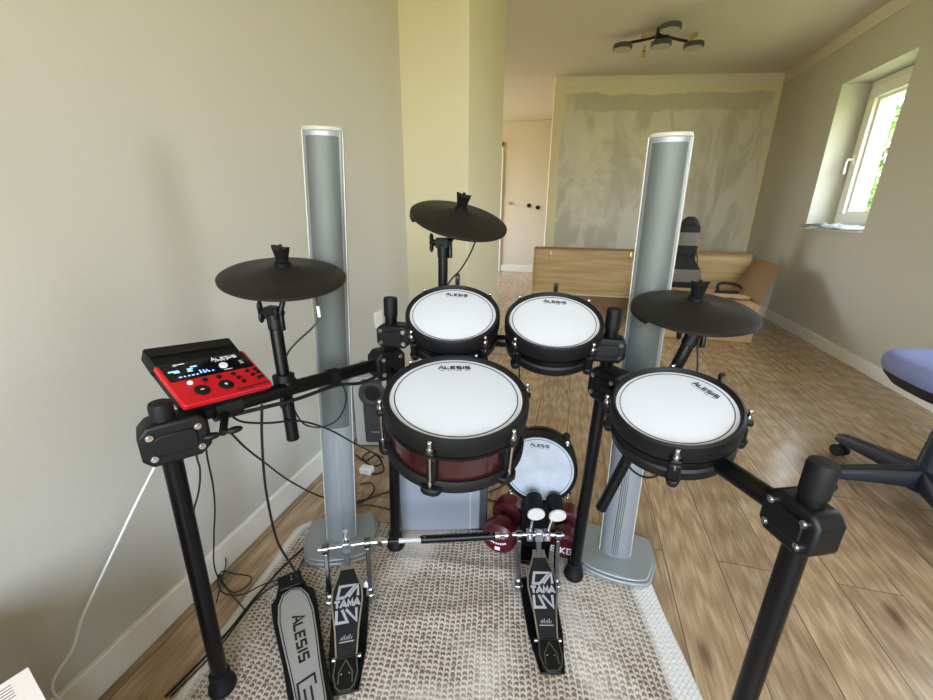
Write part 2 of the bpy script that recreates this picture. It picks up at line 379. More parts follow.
# far wall, a little out of square
P0, P1 = V(-.394, 5.481, 0), V(XR+.02, 5.905, 0)
dd = (P1-P0).normalized(); RB = Matrix((dd, Vector((0, 0, 1)).cross(dd), V(0, 0, 1))).transposed()
b = B(); b.box((( P1-P0).length/2, .06, CZ/2), ((P1-P0).length, .12, CZ)); o = struct(b.build('wall_back', 'plaster')); o.matrix_basis = Matrix.Translation(P0) @ RB.to_4x4()
b = B(); b.box(((P1-P0).length/2, -.004, CZ-.055), ((P1-P0).length, .008, .11)); o = struct(b.build('trim_1', 'band')); o.matrix_basis = Matrix.Translation(P0) @ RB.to_4x4()
b = B(); b.box((XR-.004, (YR+5.9)/2, CZ-.055), (.008, 5.9-YR, .11)); struct(b.build('trim_2', 'band'))
# hall beyond the projection
b = B(); b.box((-1.6, 7.85, CZ/2), (4.2, .2, CZ)); struct(b.build('wall_hall', 'hall_wall'))
b = B(); b.box((.48, 6.9, CZ/2), (.2, 2.4, CZ)); struct(b.build('wall_hall_right', 'hall_wall'))
b = B(); wall_with_holes(b, -3.6, -3.4, 3.2, 8.3, [(5.6, 7.6, .6, 2.2)]); struct(b.build('wall_hall_left', 'hall_wall'))
b = B(); b.box((-2.3, 3.1, CZ/2), (2.4, .2, CZ)); struct(b.build('wall_hall_front', 'hall_wall'))
b = B(); b.box((-1.1, 7.745, CZ-.04), (2.6, .01, .07)); struct(b.build('trim_3', 'band'))
# rear wall behind the camera with wide windows
b = B()
for (x0, x1, z0, z1) in ((-1.2, -.8, 0, CZ), (1.9, 2.47, 0, CZ), (-.8, 1.9, 0, .62), (-.8, 1.9, 2.3, CZ)):
    b.box(((x0+x1)/2, YR-.1, (z0+z1)/2), (x1-x0, .2, z1-z0))
struct(b.build('wall_rear', 'wall'))
# baseboards
b = B(); b.box((XL+.008, (YR+2.34)/2, .046), (.016, 2.34-YR, .092)); struct(b.build('baseboard_left', 'baseboard', bevel=.003))
b = B(); b.box((XR-.008, (YR+5.9)/2, .046), (.016, 5.9-YR, .092)); struct(b.build('baseboard_right', 'baseboard', bevel=.003))
b = B(); b.box((-.79, 2.332, .046), (.37, .016, .092)); b.box((-.597, 2.85, .046), (.016, 1.02, .092)); struct(b.build('baseboard_projection', 'baseboard', bevel=.003))
b = B(); b.box((-1.1, 7.742, .06), (2.6, .016, .12)); struct(b.build('baseboard_hall', 'baseboard', bevel=.003))
b = B(); b.box(((P1-P0).length/2, -.008, .046), ((P1-P0).length, .016, .092)); o = struct(b.build('baseboard_back', 'baseboard', bevel=.003)); o.matrix_basis = Matrix.Translation(P0) @ RB.to_4x4()
# hall door frame and the small open socket boxes
dr = D.objects.new('door_1', None); COL.objects.link(dr); dr.location = (-1.83, 7.73, 0); struct(dr)
b = B(); b.box((.43, 0, 1.10), (.07, .03, 2.20)); b.box((0, 0, 2.165), (.93, .03, .07)); struct(b.build('door_frame', 'white_pvc', dr, bevel=.004))
b = B(); b.box((-.02, .01, 1.07), (.84, .02, 2.14)); struct(b.build('door_leaf', 'hall_wall', dr))
for (x, z, r, lab) in ((-0.8764, 1.1749, .036, 'dark round open socket box in the hall wall, left of the pair'), (-0.7206, 1.1419, .036, 'dark round open socket box in the hall wall, right of the pair')):
    b = B(); b.lathe([(r*.8, 0), (r, 0), (r, .012), (r*.86, .012), (r*.8, .002)], 24, rotx(PI/2), (0, 0, 0)); b.cyl((0, -.001, 0), (0, -.004, 0), r*.85)
    o = tag(b.build('socket_box', 'port_black'), lab, 'socket box', 'open socket boxes in the hall'); o.location = (x, 7.749, z)
b = B(); b.lathe([(.0, .0), (.028, 0), (.03, .006), (.0, .006)], 20, rotx(PI/2)); b.ball((0, -.03, 0), (.022, .022, .022)); b.cyl((0, 0, 0), (0, -.03, 0), .009)
o = struct(b.build('door_handle', 'gold', dr)); o.location = V(-1.2358, 7.749, 1.2159) - dr.location

# window in the right wall
w = D.objects.new('window_1', None); COL.objects.link(w); w.location = (2.29, (WY0+WY1)/2, WZ0); struct(w)
wy, wz = WY1-WY0, WZ1-WZ0
def rectframe(b, y0, y1, z0, z1, t, x0, x1):
    xc, dx = (x0+x1)/2, x1-x0
    b.box((xc, (y0+y1)/2, z0+t/2), (dx, y1-y0, t)); b.box((xc, (y0+y1)/2, z1-t/2), (dx, y1-y0, t))
    b.box((xc, y0+t/2, (z0+z1)/2), (dx, t, z1-z0-2*t)); b.box((xc, y1-t/2, (z0+z1)/2), (dx, t, z1-z0-2*t))
b = B(); rectframe(b, -wy/2, wy/2, 0, wz, .065, -.03, .12); struct(b.build('window_frame', 'white_pvc', w, bevel=.004))
b = B(); rectframe(b, -wy/2+.05, wy/2-.05, .05, wz-.05, .085, -.05, .03); struct(b.build('sash', 'white_pvc', w, bevel=.006))
b = B(); rectframe(b, -wy/2+.13, wy/2-.13, .13, wz-.13, .03, -.02, .10); struct(b.build('glazing_bead', 'white_pvc', w, bevel=.004))
b = B(); b.box((.06, 0, wz/2), (.006, wy-.3, wz-.3)); struct(b.build('pane', 'glass', w))
b = B(); hy = wy/2-.088; hz = 1.5076-WZ0
b.box((-.056, hy, hz), (.012, .028, .07)); b.cyl((-.06, hy, hz), (-.095, hy, hz), .009); b.tube([(-.095, hy, hz), (-.1, hy+.0, hz-.03), (-.098, hy, hz-.115)], .0095, 10)
struct(b.build('window_handle', 'white_pvc', w))
b = B(); b.box((-.13, 0, .006), (.22, wy, .012)); struct(b.build('window_sill', 'white_pvc', w, bevel=.003))
# frame of the wide window behind the camera
w = D.objects.new('window_2', None); COL.objects.link(w); w.location = (.55, YR-.1, .62); struct(w)
b = B()
for x in (-1.32, 0, 1.32): b.box((x, 0, .84), (.07, .06, 1.68))
b.box((0, 0, .03), (2.7, .06, .06)); b.box((0, 0, 1.65), (2.7, .06, .06)); struct(b.build('window_frame', 'white_pvc', w, bevel=.004))
w = D.objects.new('added_window_3', None); COL.objects.link(w); w.location = (2.29, 1.9, .85); struct(w)  # out of view, added to brighten the left wall
b = B(); rectframe(b, -.35, .35, 0, 1.3, .05, -.03, .12); struct(b.build('window_frame', 'white_pvc', w, bevel=.004))
# outlet on the left wall
oz = 0.5226; oy = 1.9008
t = thing('wall_socket', 'white square wall socket low on the left wall behind the rack post', 'socket', (XL, oy, oz))
b = B(); b.box((.006, 0, 0), (.012, .082, .082)); b.build('cover_plate', 'white_pvc', t, bevel=.003)
b = B(); b.cyl((.006, 0, 0), (.014, 0, 0), .022); b.build('socket_well', 'white_pvc', t)

# outdoors: a lawn and a leafy shrub that the window looks at
b = B(); b.box((7.6, 4, -.35), (10, 16, .1)); struct(b.build('ground', 'lawn'))
def shrub(name, label, c, r, n, seed):
    rd = random.Random(seed)
    t = thing(name, label, 'shrub', (c[0], c[1], -.3))
    b = B()
    for k in range(n):
        a = rd.uniform(0, 2*PI); e = math.asin(rd.uniform(-1, 1)); q = rd.uniform(.55, 1)
        p = V(r[0]*q*cos(a)*cos(e), r[1]*q*sin(a)*cos(e), c[2]+.3+r[2]*q*sin(e))
        R = Matrix.Rotation(rd.uniform(0, 6.28), 3, 'Z') @ Matrix.Rotation(rd.uniform(-1, 1), 3, 'X'); s = rd.uniform(.09, .15)
        b.add([p+R @ V(0, -s, 0), p+R @ V(s*.45, 0, .01), p+R @ V(0, s, 0), p+R @ V(-s*.45, 0, .01)], [(0, 1, 2, 3)])
    b.build('foliage', 'leaf', t)
    b = B()
    for k in range(5):
        a = k*1.3; b.tube([(0.05*cos(a), .05*sin(a), 0), (.2*cos(a), .2*sin(a), c[2]*.6), (.5*r[0]*cos(a), .5*r[1]*sin(a), c[2]+.3)], .03, 7)
    b.build('stem', 'bark', t)
shrub('garden_shrub', 'sunlit green shrub in the garden outside the window', (5.9, 10.5, 1.9), (1.2, 1.9, 1.25), 3200, 3)

# ---------------------------------------------------------------- rug
t = None
def rug():
    c00, c10, c11, c01 = V(-.875, 1.03, 0), V(.27, 1.215, 0), V(.489, .24, 0), V(-.778, .24, 0)   # back-left, back-right, front-right, front-left
    nu, nv = 120, 95; me = D.meshes.new('knitted_rug'); vs = []; uvs = []
    for j in range(nv+1):
        v = j/nv
        for i in range(nu+1):
            u = i/nu
            p = (c00*(1-u)+c10*u)*(1-v)+(c01*(1-u)+c11*u)*v
            # round the back corners a little
            for cu, su in ((0, 1), (1, -1)):
                du = abs(u-cu)*1.16; dv = v*.9; r = .09
                if du < r and dv < r:
                    k = math.hypot(r-du, r-dv)
                    if k > 1e-6:
                        m_ = max(r-du, r-dv)/k
                        nx, ny = r-(r-du)*m_, r-(r-dv)*m_
                        p = p + V(su*(nx-du), -(ny-dv), 0)
            e = min(u, 1-u, v)*12
            z = .0085 + .0022*noise.noise(V(p.x*9, p.y*9, 0)) + .0016*noise.noise(V(p.x*30, p.y*30, 3))
            z += .006*math.exp(-((p.y-.985-.1*p.x)/.022)**2)*max(0, min(1, (p.x+.5)*7))*max(0, min(1, (.0-p.x)*7))
            z += .005*math.exp(-((p.y-.80-.45*(p.x+.25))/.03)**2)*max(0, min(1, (p.x+.48)*7))*max(0, min(1, (.0-p.x)*7))
            z += .004*math.exp(-((p.y-.80+.6*(p.x-.12))/.03)**2)*max(0, min(1, (p.x-.0)*7))*max(0, min(1, (.38-p.x)*7))
            p = p + V(.006*noise.noise(V(0, p.y*6, 1)), .006*noise.noise(V(p.x*6, 0, 2)), 0)*(1 if e < 1 else 0)
            vs.append((p.x, p.y, z if e >= 1 else .003+(z-.003)*e)); uvs.append((u*1.2, v*.93))
    fs = []
    for j in range(nv):
        for i in range(nu):
            a = j*(nu+1)+i; fs.append((a, a+nu+1, a+nu+2, a+1))
    o0 = len(vs)
    me.from_pydata(vs, [], fs); ul = me.uv_layers.new()
    for lp in me.loops: ul.data[lp.index].uv = uvs[lp.vertex_index]
    me.polygons.foreach_set('use_smooth', [True]*len(fs)); me.materials.append(M['rug'])
    o = D.objects.new('knitted_rug', me); COL.objects.link(o)
    s = o.modifiers.new('thick', 'SOLIDIFY'); s.thickness = .008; s.offset = -1
    s.thickness = .003
    return tag(o, 'beige and white knitted cotton rug under the drum kit', 'rug')
rug()
RZ = .011   # top of the rug

# ---------------------------------------------------------------- drum rack
FL, FLt = V(-.703, .483, RZ), V(-.672, .483, .743)
RL, RLt = V(-.491, .980, RZ), V(-.463, .980, .843)
RR, RRt = V(.080, 1.012, RZ), V(.103, 1.012, .843)
FR, FRt = V(.344, .571, RZ), V(.344, .571, .747)
def onpost(a, b_, z): t_ = (z-a.z)/(b_.z-a.z); return a.lerp(b_, t_)
rack = thing('drum_rack', 'black tubular four-post rack that carries the electronic drum kit', 'drum rack', (-.3, .75, RZ))
for (a, c) in ((FL, FLt), (RL, RLt), (RR, RRt), (FR, FRt)):
    b = B(); b.cyl(a+V(0, 0, .012), c, .0165, n=28); p = b.build('post', 'black_metal', rack, True)
    d = (c-a).normalized(); R = frame(d)
    b = B(); b.lathe([(0, -.048), (.0182, -.048), (.0186, -.004), (.0168, .0015), (.0, .0025)], 28, R, c); b.build('end_cap', 'black_rubber', p, True)
    b = B(); b.lathe([(0, 0), (.028, 0), (.0295, .006), (.028, .016), (.0225, .024), (.0215, .05), (.0175, .053), (0, .053)], 28, None, a); b.build('rubber_foot', 'black_rubber', p, True)
def clamp(c, d, wlen, ht, th, post_at=.0):
    """clamp housing: octagonal block, long axis d (horizontal), bolts on the face towards the player"""
    d = Vector((d[0], d[1], 0)).normalized(); nrm = d.cross(V(0, 0, 1)); R = Matrix((d, V(0, 0, 1), nrm)).transposed()
    l, h, k = wlen/2, ht/2, min(wlen, ht)*.2
    poly = [(-l, -h+k), (-l+k*.8, -h), (l-k*1.2, -h), (l, -h+k), (l, h-k), (l-k*.8, h), (-l+k, h), (-l, h-k)]
    b = B(); b.prism(poly, -th/2, th/2, R, c); q = b.build('clamp', 'black_plastic', rack, True, bevel=.006, seg=3)
    b = B(); b.prism([(x*.62, y*.5) for x, y in poly], th/2-.001, th/2+.004, R, c); b.build('clamp_cover', 'black_plastic', q, True, bevel=.002)
    for (x, y) in ((-l+k*1.1, h-k*1.2), (l-k*1.1, h-k*1.2), (l-k*1.1, -h+k*1.2), (-l+k*1.1, -h+k*1.2)):
        b = B(); o_ = c + R @ V(x, y, th/2); b.cyl(o_, o_+nrm*.004, .0058, n=14); b.cyl(o_+nrm*.004, o_+nrm*.0065, .004, .0032, n=14); b.build('clamp_bolt', 'chrome', q, True)
armL = (V(-.690, .520, .690), V(-.478, .962, .668)); armR = (V(.098, .985, .655), V(.335, .590, .650)); armX = (V(-.462, .985, .742), V(.095, 1.014, .745))
for (a, c) in (armL, armR, armX):
    b = B(); b.cyl(a, c, .0165, n=26); b.build('cross_tube', 'black_metal', rack, True)
clamp(onpost(FL, FLt, .675)+V(.006, .010, 0), (.57, .75), .104, .078, .056)
clamp(onpost(RL, RLt, .743)+V(.014, 0, 0), (1, .02), .092, .062, .054)
clamp(onpost(RL, RLt, .665)+V(-.008, -.016, 0), (.55, .8), .088, .082, .056)
clamp(onpost(RR, RRt, .745)+V(-.006, 0, 0), (1, .02), .086, .062, .054)
clamp(onpost(RR, RRt, .655)+V(.014, -.02, 0), (.5, -.55), .098, .086, .056)
clamp(onpost(FR, FRt, .648)+V(-.002, .006, 0), (.40, -.92), .084, .074, .048)
# velcro strap round the left tube
aa = (armL[1]-armL[0]).normalized(); pp = armL[0].lerp(armL[1], .66)
b = B(); b.cyl(pp-aa*.012, pp+aa*.012, .0205, n=24); b.build('cable_strap', 'black_rubber', rack, True)

# ---------------------------------------------------------------- drums
def drum(name, label, c, n, Rh, h, lugs, lugn, shellmat, logo_ang, kind, extra=None, up=(0, 1, 0), group=None):
    R = frame(n, up); t = thing(name, label, 'drum', c, R, group)
    Ro = Rh*1.105
    b = B(); b.lathe([(0, .0016), (Rh*.5, .0012), (Rh*1.02, .0), (Rh*1.02, -.004), (0, -.004)], 72); head = b.build('drum_head', 'worn_shaded_head' if up[2] else 'head', t)
    b = B(); b.lathe([(Rh*.936, .0012), (Rh*.922, .0012), (Rh*.922, .0006), (Rh*.936, .0006)], 96, closed=True); b.build('printed_ring', 'ink', head)
    la = math.radians(logo_ang); rad = V(cos(la), sin(la), 0); Rl = Matrix((V(sin(la), -cos(la), 0), rad, V(0, 0, 1))).transposed()
    lb = logo(Rl, rad*Rh*.745+V(0, 0, .0011), Rh*.53); lo = lb.build('logo', 'ink', head)
    # rubber-covered hoop
    b = B(); b.lathe([(Rh*1.0, .0005), (Rh*1.012, .006), (Rh*1.05, .0095), (Rh*1.09, .006), (Ro, -.003), (Ro, -.024), (Ro*.985, -.028), (Rh*1.0, -.028)], 96, closed=True)
    b.build('hoop', 'black_rubber', t)
    if kind == 'snare':
        b = B(); b.lathe([(Rh*1.03, -.026), (Rh*1.03, -h+.02)], 96); b.lathe([(Rh*.98, -.026), (Rh*.98, -h+.02)], 96); b.build('shell', shellmat, t)
        b = B(); b.lathe([(Rh*1.035, -.028), (Ro*.995, -.0285), (Ro*.995, -.035), (Rh*1.035, -.036)], 96, closed=True)
        b.build('tension_band', 'black_metal', t)
        b = B(); b.lathe([(Rh*.95, -h+.022), (Rh*1.07, -h+.022), (Ro, -h+.015), (Ro, -h), (Rh*.95, -h-.003)], 96, closed=True); b.lathe([(0, -h+.003), (Rh*.97, -h+.003)], 64)
        b.build('lower_hoop', 'black_rubber', t)
    else:
        b = B(); b.lathe([(Rh*1.035, -.026), (Rh*1.035, -h+.016)], 96); b.build('shell', 'black_metal', t)
        b = B(); b.lathe([(Rh*1.03, -.031), (Rh*1.085, -.0315), (Rh*1.09, -.0345), (Rh*1.03, -.036)], 96, closed=True); b.build('tension_band', 'black_metal', t)
        b = B(); b.lathe([(0, -h), (Rh*1.03, -h), (Rh*1.075, -h+.004), (Rh*1.08, -h+.022), (Rh*1.04, -h+.026), (Rh*1.03, -h+.026)], 96); b.build('lower_shell', 'black_plastic', t)
    for k in range(lugn):
        a = math.radians(lugs+360/lugn*k); u = V(cos(a), sin(a), 0); tg = V(-sin(a), cos(a), 0); Rk = Matrix((u, tg, V(0, 0, 1))).transposed()
        b = B()
        b.box(u*(Ro+.004)+V(0, 0, -.018), (.017, .019, .012), Rk)
        if kind == 'snare':
            b.box(u*(Rh*1.06)+V(0, 0, -h*.56), (.015, .018, h*.50), Rk)
            b.prism([(-.018, -.026), (.010, -.018), (.016, -.009), (.016, .009), (.010, .018), (-.018, .026)], -h-.001, -h+.014, Rk, u*(Ro-.002))
        else:
            b.box(u*(Rh*1.075+.002)+V(0, 0, -h*.62), (.017, .02, h*.5), Rk)
            b.cyl(u*(Rh*1.08+.004)+V(0, 0, -h+.014), u*(Rh*1.08+.004)+V(0, 0, -h-.004), .0125, .009, n=16)
        lg = b.build('lug', 'black_plastic', t, bevel=.003)
        b = B(); p = u*(Ro+.005)
        b.cyl(p+V(0, 0, -.012), p+V(0, 0, -.006), .0062, n=16); b.cyl(p+V(0, 0, -.006), p+V(0, 0, .006), .0038, n=12); b.ball(p+V(0, 0, .0065), (.0042, .0042, .003), 12, 6)
        if kind == 'snare':
            b.cyl(p+V(0, 0, -.011), p+V(0, 0, -h+.020), .0026, n=10); b.cyl(p+V(0, 0, -h+.026), p+V(0, 0, -h+.0135), .0045, n=12)
        else: b.cyl(p+V(0, 0, -.011), p+V(0, 0, -h*.5), .0028, n=10)
        b.build('tension_bolt', 'chrome', lg)
    return t, R, Rh
def lrod(t, pts, ang, Rh, z=.03):
    """L-shaped mounting rod: world points from the rack, and the chrome bracket end beside the hoop"""
    b = B(); b.tube(pts, .0085, 12); b.build('mount_rod', 'black_metal', t, True)
    if ang is not None:
        a = math.radians(ang); u = V(cos(a), sin(a), 0)*(Rh*1.105+.016)
        b = B(); b.cyl(u+V(0, 0, -.05), u+V(0, 0, z), .0062, n=14); b.lathe([(.0028, 0), (.0062, 0), (.0062, .004), (.0028, .004)], 14, None, u+V(0, 0, z), closed=True)
        b.box(u*.93+V(0, 0, -.045), (.03, .03, .02), rotz(a)); b.build('mount_bracket', 'steel', t)
t, R, Rh = drum('snare_drum', 'largest drum of the kit, white head over a deep red shell, in front', (-.199, .692, .724), (.08, -.189, .979), .1275, .112, -91, 6, 'red_shell', 109, 'snare')
lrod(t, [(-.468, .955, .655), (-.40, .90, .640), (-.30, .82, .636), (-.26, .77, .650)], None, Rh)
b = B(); b.box((-.255, .762, .645), (.05, .03, .03), rotz(.6)); b.build('mount_block', 'black_plastic', t, True, bevel=.004)
GT = 'small tom drums with white heads'
t, R, Rh = drum('tom_drum', 'small black tom with white head, rear left beside the clamp of the left rear post', (-.271, .912, .829), (.105, -.396, .912), .1025, .076, -124.7, 4, 'black_metal', 100, 'tom', group=GT)
lrod(t, [(-.27, .990, .742), (-.268, .998, .772), (-.262, .985, .79)], 102, Rh, .022)
t, R, Rh = drum('tom_drum', 'small black tom with white head, rear right in front of the oak bed frame', (-.035, .940, .822), (.053, -.377, .925), .1025, .076, -129, 4, 'black_metal', 94, 'tom', group=GT)
lrod(t, [(-.03, 1.005, .744), (-.03, 1.012, .77), (-.03, .995, .785)], 94, Rh, .016)
t, R, Rh = drum('tom_drum', 'small black tom with white head and slanted lettering, at right above the right rack tube', (.203, .760, .722), (-.102, -.28, .955), .1025, .078, -98, 4, 'black_metal', 36, 'tom', group=GT)
lrod(t, [(.213, .792, .652), (.225, .81, .665), (.222, .80, .68)], 41, Rh, .004)
# kick pad on its tower
kc = V(-.05, 1.061, .334); kn = V(.022, -.995, .097)
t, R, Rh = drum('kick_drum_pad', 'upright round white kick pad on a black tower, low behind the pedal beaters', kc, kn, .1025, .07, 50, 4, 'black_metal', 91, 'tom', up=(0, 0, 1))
b = B(); b.box((-.047, 1.135, .17), (.095, .05, .31)); b.box((-.047, 1.096, .12), (.100, .035, .215)); b.build('tower', 'black_plastic', t, True, bevel=.008, seg=3)
b = B(); b.box((-.047, 1.08, .018), (.098, .13, .014)); b.tube([(-.075, 1.14, .03), (-.082, 1.26, .02)], .009, 10, 0); b.tube([(-.015, 1.14, .03), (-.010, 1.26, .02)], .009, 10, 0); b.build('tower_base', 'black_metal', t, True, bevel=.003)

# ---------------------------------------------------------------- cymbals
def cymbal(label, c, n, spin, parent_group='rubber cymbal pads'):
    R = frame(n) @ rotz(spin); c = c + Vector(n).normalized()*.006; t = thing('cymbal_pad', label, 'cymbal', c, R, parent_group); r = .127
    b = B(); b.lathe([(.012, .019), (.03, .0165), (.034, .0135), (r*.75, .0035), (r*.97, -.0015), (r, -.004), (r, -.0085), (r*.97, -.0115), (r*.6, -.006), (.03, .0), (.012, .001)], 96, closed=True)
    b.build('bow', 'cymbal_rubber', t)
    b = B(); a0, a1 = 2.75, 3.75
    pts = [(r*1.0*cos(a0+(a1-a0)*k/14), r*1.0*sin(a0+(a1-a0)*k/14)) for k in range(15)] + [(r*.93*cos(a1-(a1-a0)*k/14), r*.93*sin(a1-(a1-a0)*k/14)) for k in range(15)]
    b.prism(pts, -.0165, -.008); b.build('choke_strip', 'black_rubber', t)
    b = B(); b.lathe([(0, .016), (.0165, .016), (.0165, .026), (.0125, .028), (0, .028)], 28); b.build('felt_washer', 'black_rubber', t)
    b = B(); ring = []
    for z, rr in ((.028, .0125), (.04, .0145), (.052, .0178), (.057, .019)):
        ring.append([V(rr*cos(2*PI*k/32)*(1.0 if k % 8 < 4 or z < .05 else .93), rr*sin(2*PI*k/32)*.82, z + (.003*cos(4*PI*k/32) if z > .05 else 0)) for k in range(32)])
    b.loft(ring); b.cyl((0, 0, .056), (0, 0, .063), .0035, n=12); b.build('wing_nut', 'black_plastic', t)
    b = B(); b.cyl((0, 0, -.045), (0, 0, .016), .0042, n=12); b.cyl((0, 0, -.012), (0, 0, 0.001), .016, n=20); b.build('stem', 'black_metal', t)
    b = B(); b.box((.052, -.03, -.016), (.04, .03, .016)); b.build('jack_box', 'black_plastic', t, bevel=.003)
    return t, R
cL, cB, cR = V(-.597, .747, .926), V(-.299, 1.067, 1.041), V(.258, .963, .860)
nL, nB, nR = V(.135, -.15, .98), V(.265, -.25, .93), V(.02, -.15, .988)
cymbal('black rubber cymbal pad at left above the red sound module', cL, nL, .1)
cymbal('black rubber cymbal pad at the back, highest and tilted, before the cream wall projection', cB, nB, .15)
cymbal('black rubber cymbal pad at right in front of the right tower speaker', cR, nR, 0)
def arm(label, p0, p1, r, tip, n, clampc=None, clamp_to=None):
    p0, p1, tip = Vector(p0), Vector(p1), Vector(tip)
    t = thing('cymbal_stand', label, 'cymbal stand', p0, None, 'cymbal stands'); d = (p1-p0).normalized()
    b = B(); b.cyl(p0, p1, r, n=22); b.cyl(p0, p0-d*.004, r*1.08, r*.9, n=22); b.build('tube', 'black_metal', t, True)
    Rt = frame(d, (0, 1, 0))
    b = B(); b.lathe([(0, -.03), (r*1.12, -.03), (r*1.2, .004), (0, .004)], 22, Rt, p1); b.box(p1+V(0, 0, .008), (.034, .026, .026)); b.cyl(p1+V(-.026, 0, .008), p1+V(.024, 0, .008), .0085, n=16)
    b.build('tilter', 'black_plastic', t, True, bevel=.002)
    b = B()
    for s_ in (-1, 1): b.ball(p1+V(-.030, -.004, .008+s_*.012), (.0055, .0075, .013), 12, 8)
    b.cyl(p1+V(-.036, 0, .008), p1+V(-.024, 0, .008), .006, n=12); b.build('wing_screw', 'black_plastic', t, True)
    b = B(); b.tube([p1+V(.02, -.002, -.03), p1+V(.02, -.002, .012), tip], .006, 12, 0); b.build('tilt_rod', 'black_metal', t, True)
    if clampc is not None:
        c = Vector(clampc); q = Vector(clamp_to)
        b = B(); b.lathe([(r+.0005, -.022), (r+.009, -.022), (r+.01, .022), (r+.0005, .022)], 22, Rt, c, closed=True)
        m_ = (c+q)/2; L = (q-c).length; Rm = frame((q-c), (0, 0, 1)); b.box(m_, (.034, .036, max(.02, L-.014)), Rm); b.build('arm_clamp', 'black_plastic', t, True, bevel=.004)
        w_ = c+V(.012, -r-.016, -.03); b = B(); b.ball(w_+V(0, 0, -.008), (.006, .006, .012), 12, 8); b.cyl(w_, w_+V(-.002, .014, .02), .005, n=12); b.build('wing_screw', 'black_plastic', t, True)
    return t
bL0, bL1 = V(*(-0.5988, 0.7050, 0.5582)), V(*(-0.6269, 0.7350, 0.8409))
zc = .69; pc = bL0.lerp(bL1, (zc-bL0.z)/(bL1.z-bL0.z)); sL = (pc.y-armL[0].y)/(armL[1].y-armL[0].y)
arm('black cymbal stand tube clamped on the left rack tube beside the module', bL0, bL1, .0138, cL-nL*.030, nL, pc, armL[0].lerp(armL[1], sL))
bB1 = V(*(-0.3382, 1.0500, 0.9746)); bB0 = V(bB1.x-.004, 1.05, .69)
arm('black cymbal stand tube standing behind the rear left tom', bB0, bB1, .0128, cB-nB*.03, nB, (bB0.x, 1.05, .743), (bB0.x, .993, .743))
bR0, bR1 = V(*(0.1212, 0.9250, 0.3399)), V(*(0.2666, 0.9570, 0.8120))
pc = bR0.lerp(bR1, (.655-bR0.z)/(bR1.z-bR0.z))
arm('black cymbal stand tube slanting down behind the right tom', bR0, bR1, .0135, cR-nR*.03, nR, pc, armR[0].lerp(armR[1], .3))

# ---------------------------------------------------------------- sound module
mc = [V(*p) for p in ((-.640, .497, .733), (-.593, .660, .713), (-.690, .701, .768), (-.737, .538, .788))]
ex = (mc[1]-mc[0]).normalized(); nz = ex.cross(mc[3]-mc[0]).normalized(); ey = nz.cross(ex); Rm = Matrix((ex, ey, nz)).transposed()
mw, mh = .172, .119; ctr = sum(mc, V(0, 0, 0))/4
t = thing('drum_module', 'red and black drum sound module with a lit display, on the left rack tube', 'drum module', ctr-nz*.02, Rm)
z0 = .02
def rr(x0, y0, x1, y1, r, n=5):
    P = []
    for cx, cy, a in ((x1-r, y1-r, 0), (x0+r, y1-r, PI/2), (x0+r, y0+r, PI), (x1-r, y0+r, 1.5*PI)):
        P += [(cx+r*cos(a+k*PI/2/n), cy+r*sin(a+k*PI/2/n)) for k in range(n+1)]
    return P
b = B(); b.prism(rr(-mw/2, -mh/2, mw/2, mh/2, .007), z0-.011, z0); b.build('red_panel', 'red_plastic', t, bevel=.002)
b = B(); b.prism(rr(-mw/2+.003, -mh/2+.006, mw/2-.003, mh/2+.020, .006), z0-.030, z0-.0112)
b.loft([[V(x, y, z0+(.006 if y > .07 else .002)+dz) for x, y in rr(-mw/2-.001, mh/2-.010, mw/2-.009, mh/2+.041, .006)] for dz in (-.026, 0)]); b.build('housing', 'black_plastic', t, bevel=.003)
b = B(); b.loft([[V(x, y, z0+(.0055 if y > .07 else .0035)+dz) for x, y in rr(-mw/2+.004, mh/2+.014, mw/2-.014, mh/2+.037, .003)] for dz in (0, .0025)]); b.build('rear_cover', 'black_plastic', t, bevel=.001)
b = B(); b.prism(rr(-mw/2+.006, .004, mw/2-.006, mh/2-.004, .003), z0-.001, z0+.0008); sc_ = b.build('display_panel', 'screen', t)
I3 = Matrix.Identity(3); zt = z0+.001
b = B()
for (x, y, l) in ((-.064, .030, .018), (-.06, .0265, .01), (-.036, .030, .010), (-.027, .035, .012)): b.box((x, y, zt), (l, .0035, .0006))
for k in range(9): b.box((-.060+k*.0075, .0125+(.002 if k > 4 else 0), zt), (.0035 if k % 3 else .005, .0028, .0006))
for k in range(4): b.box((-.038, .0235+k*.0018, zt), (.010-k*.0025, .0012, .0006))
for k in range(3): b.box((-.022+k*.006, .0185, zt), (.0025, .008-k*.002, .0006))
b.build('display_readout', 'glow', sc_)
b = B(); write(b, 'ALESIS', .0075, .0075, .002, .0018, .0004, I3, (.036, .044, zt), .0005, .25)
b.build('brand_lettering', 'white_ink', sc_)
b = B()
for k in range(5): b.box((.016+k*.006, .0375, zt), (.003, .0012, .0005))
b.box((-.048, .047, zt), (.02, .002, .0005)); b.box((-.055, .0445, zt), (.006, .001, .0005)); b.box((.028, .010, zt), (.016, .0014, .0005))
for k in range(3): b.box((.062, .028-k*.004, zt), (.008, .0012, .0005))
b.build('panel_marks', 'white_ink', sc_)
b = B(); b.lathe([(0, .004), (.0075, .004), (.008, .001), (.008, 0), (0, 0)], 24, None, (.024, .022, z0)); b.build('volume_knob', 'white_ink', t)
def button(x, y, r, mat='black_plastic', h=.0025):
    b = B(); b.lathe([(0, h), (r*.85, h), (r, h*.4), (r, 0), (0, 0)], 24, None, (x, y, z0)); return b.build('button', mat, t)
for (x, ch) in ((-.042, '-'), (.002, '+')):
    k = button(x, -.030, .0135); b = B(); write(b, ch, .008, .008, 0, .0018, .0004, I3, (x, -.030, z0+.0025)); b.build('button_mark', 'white_ink', k)
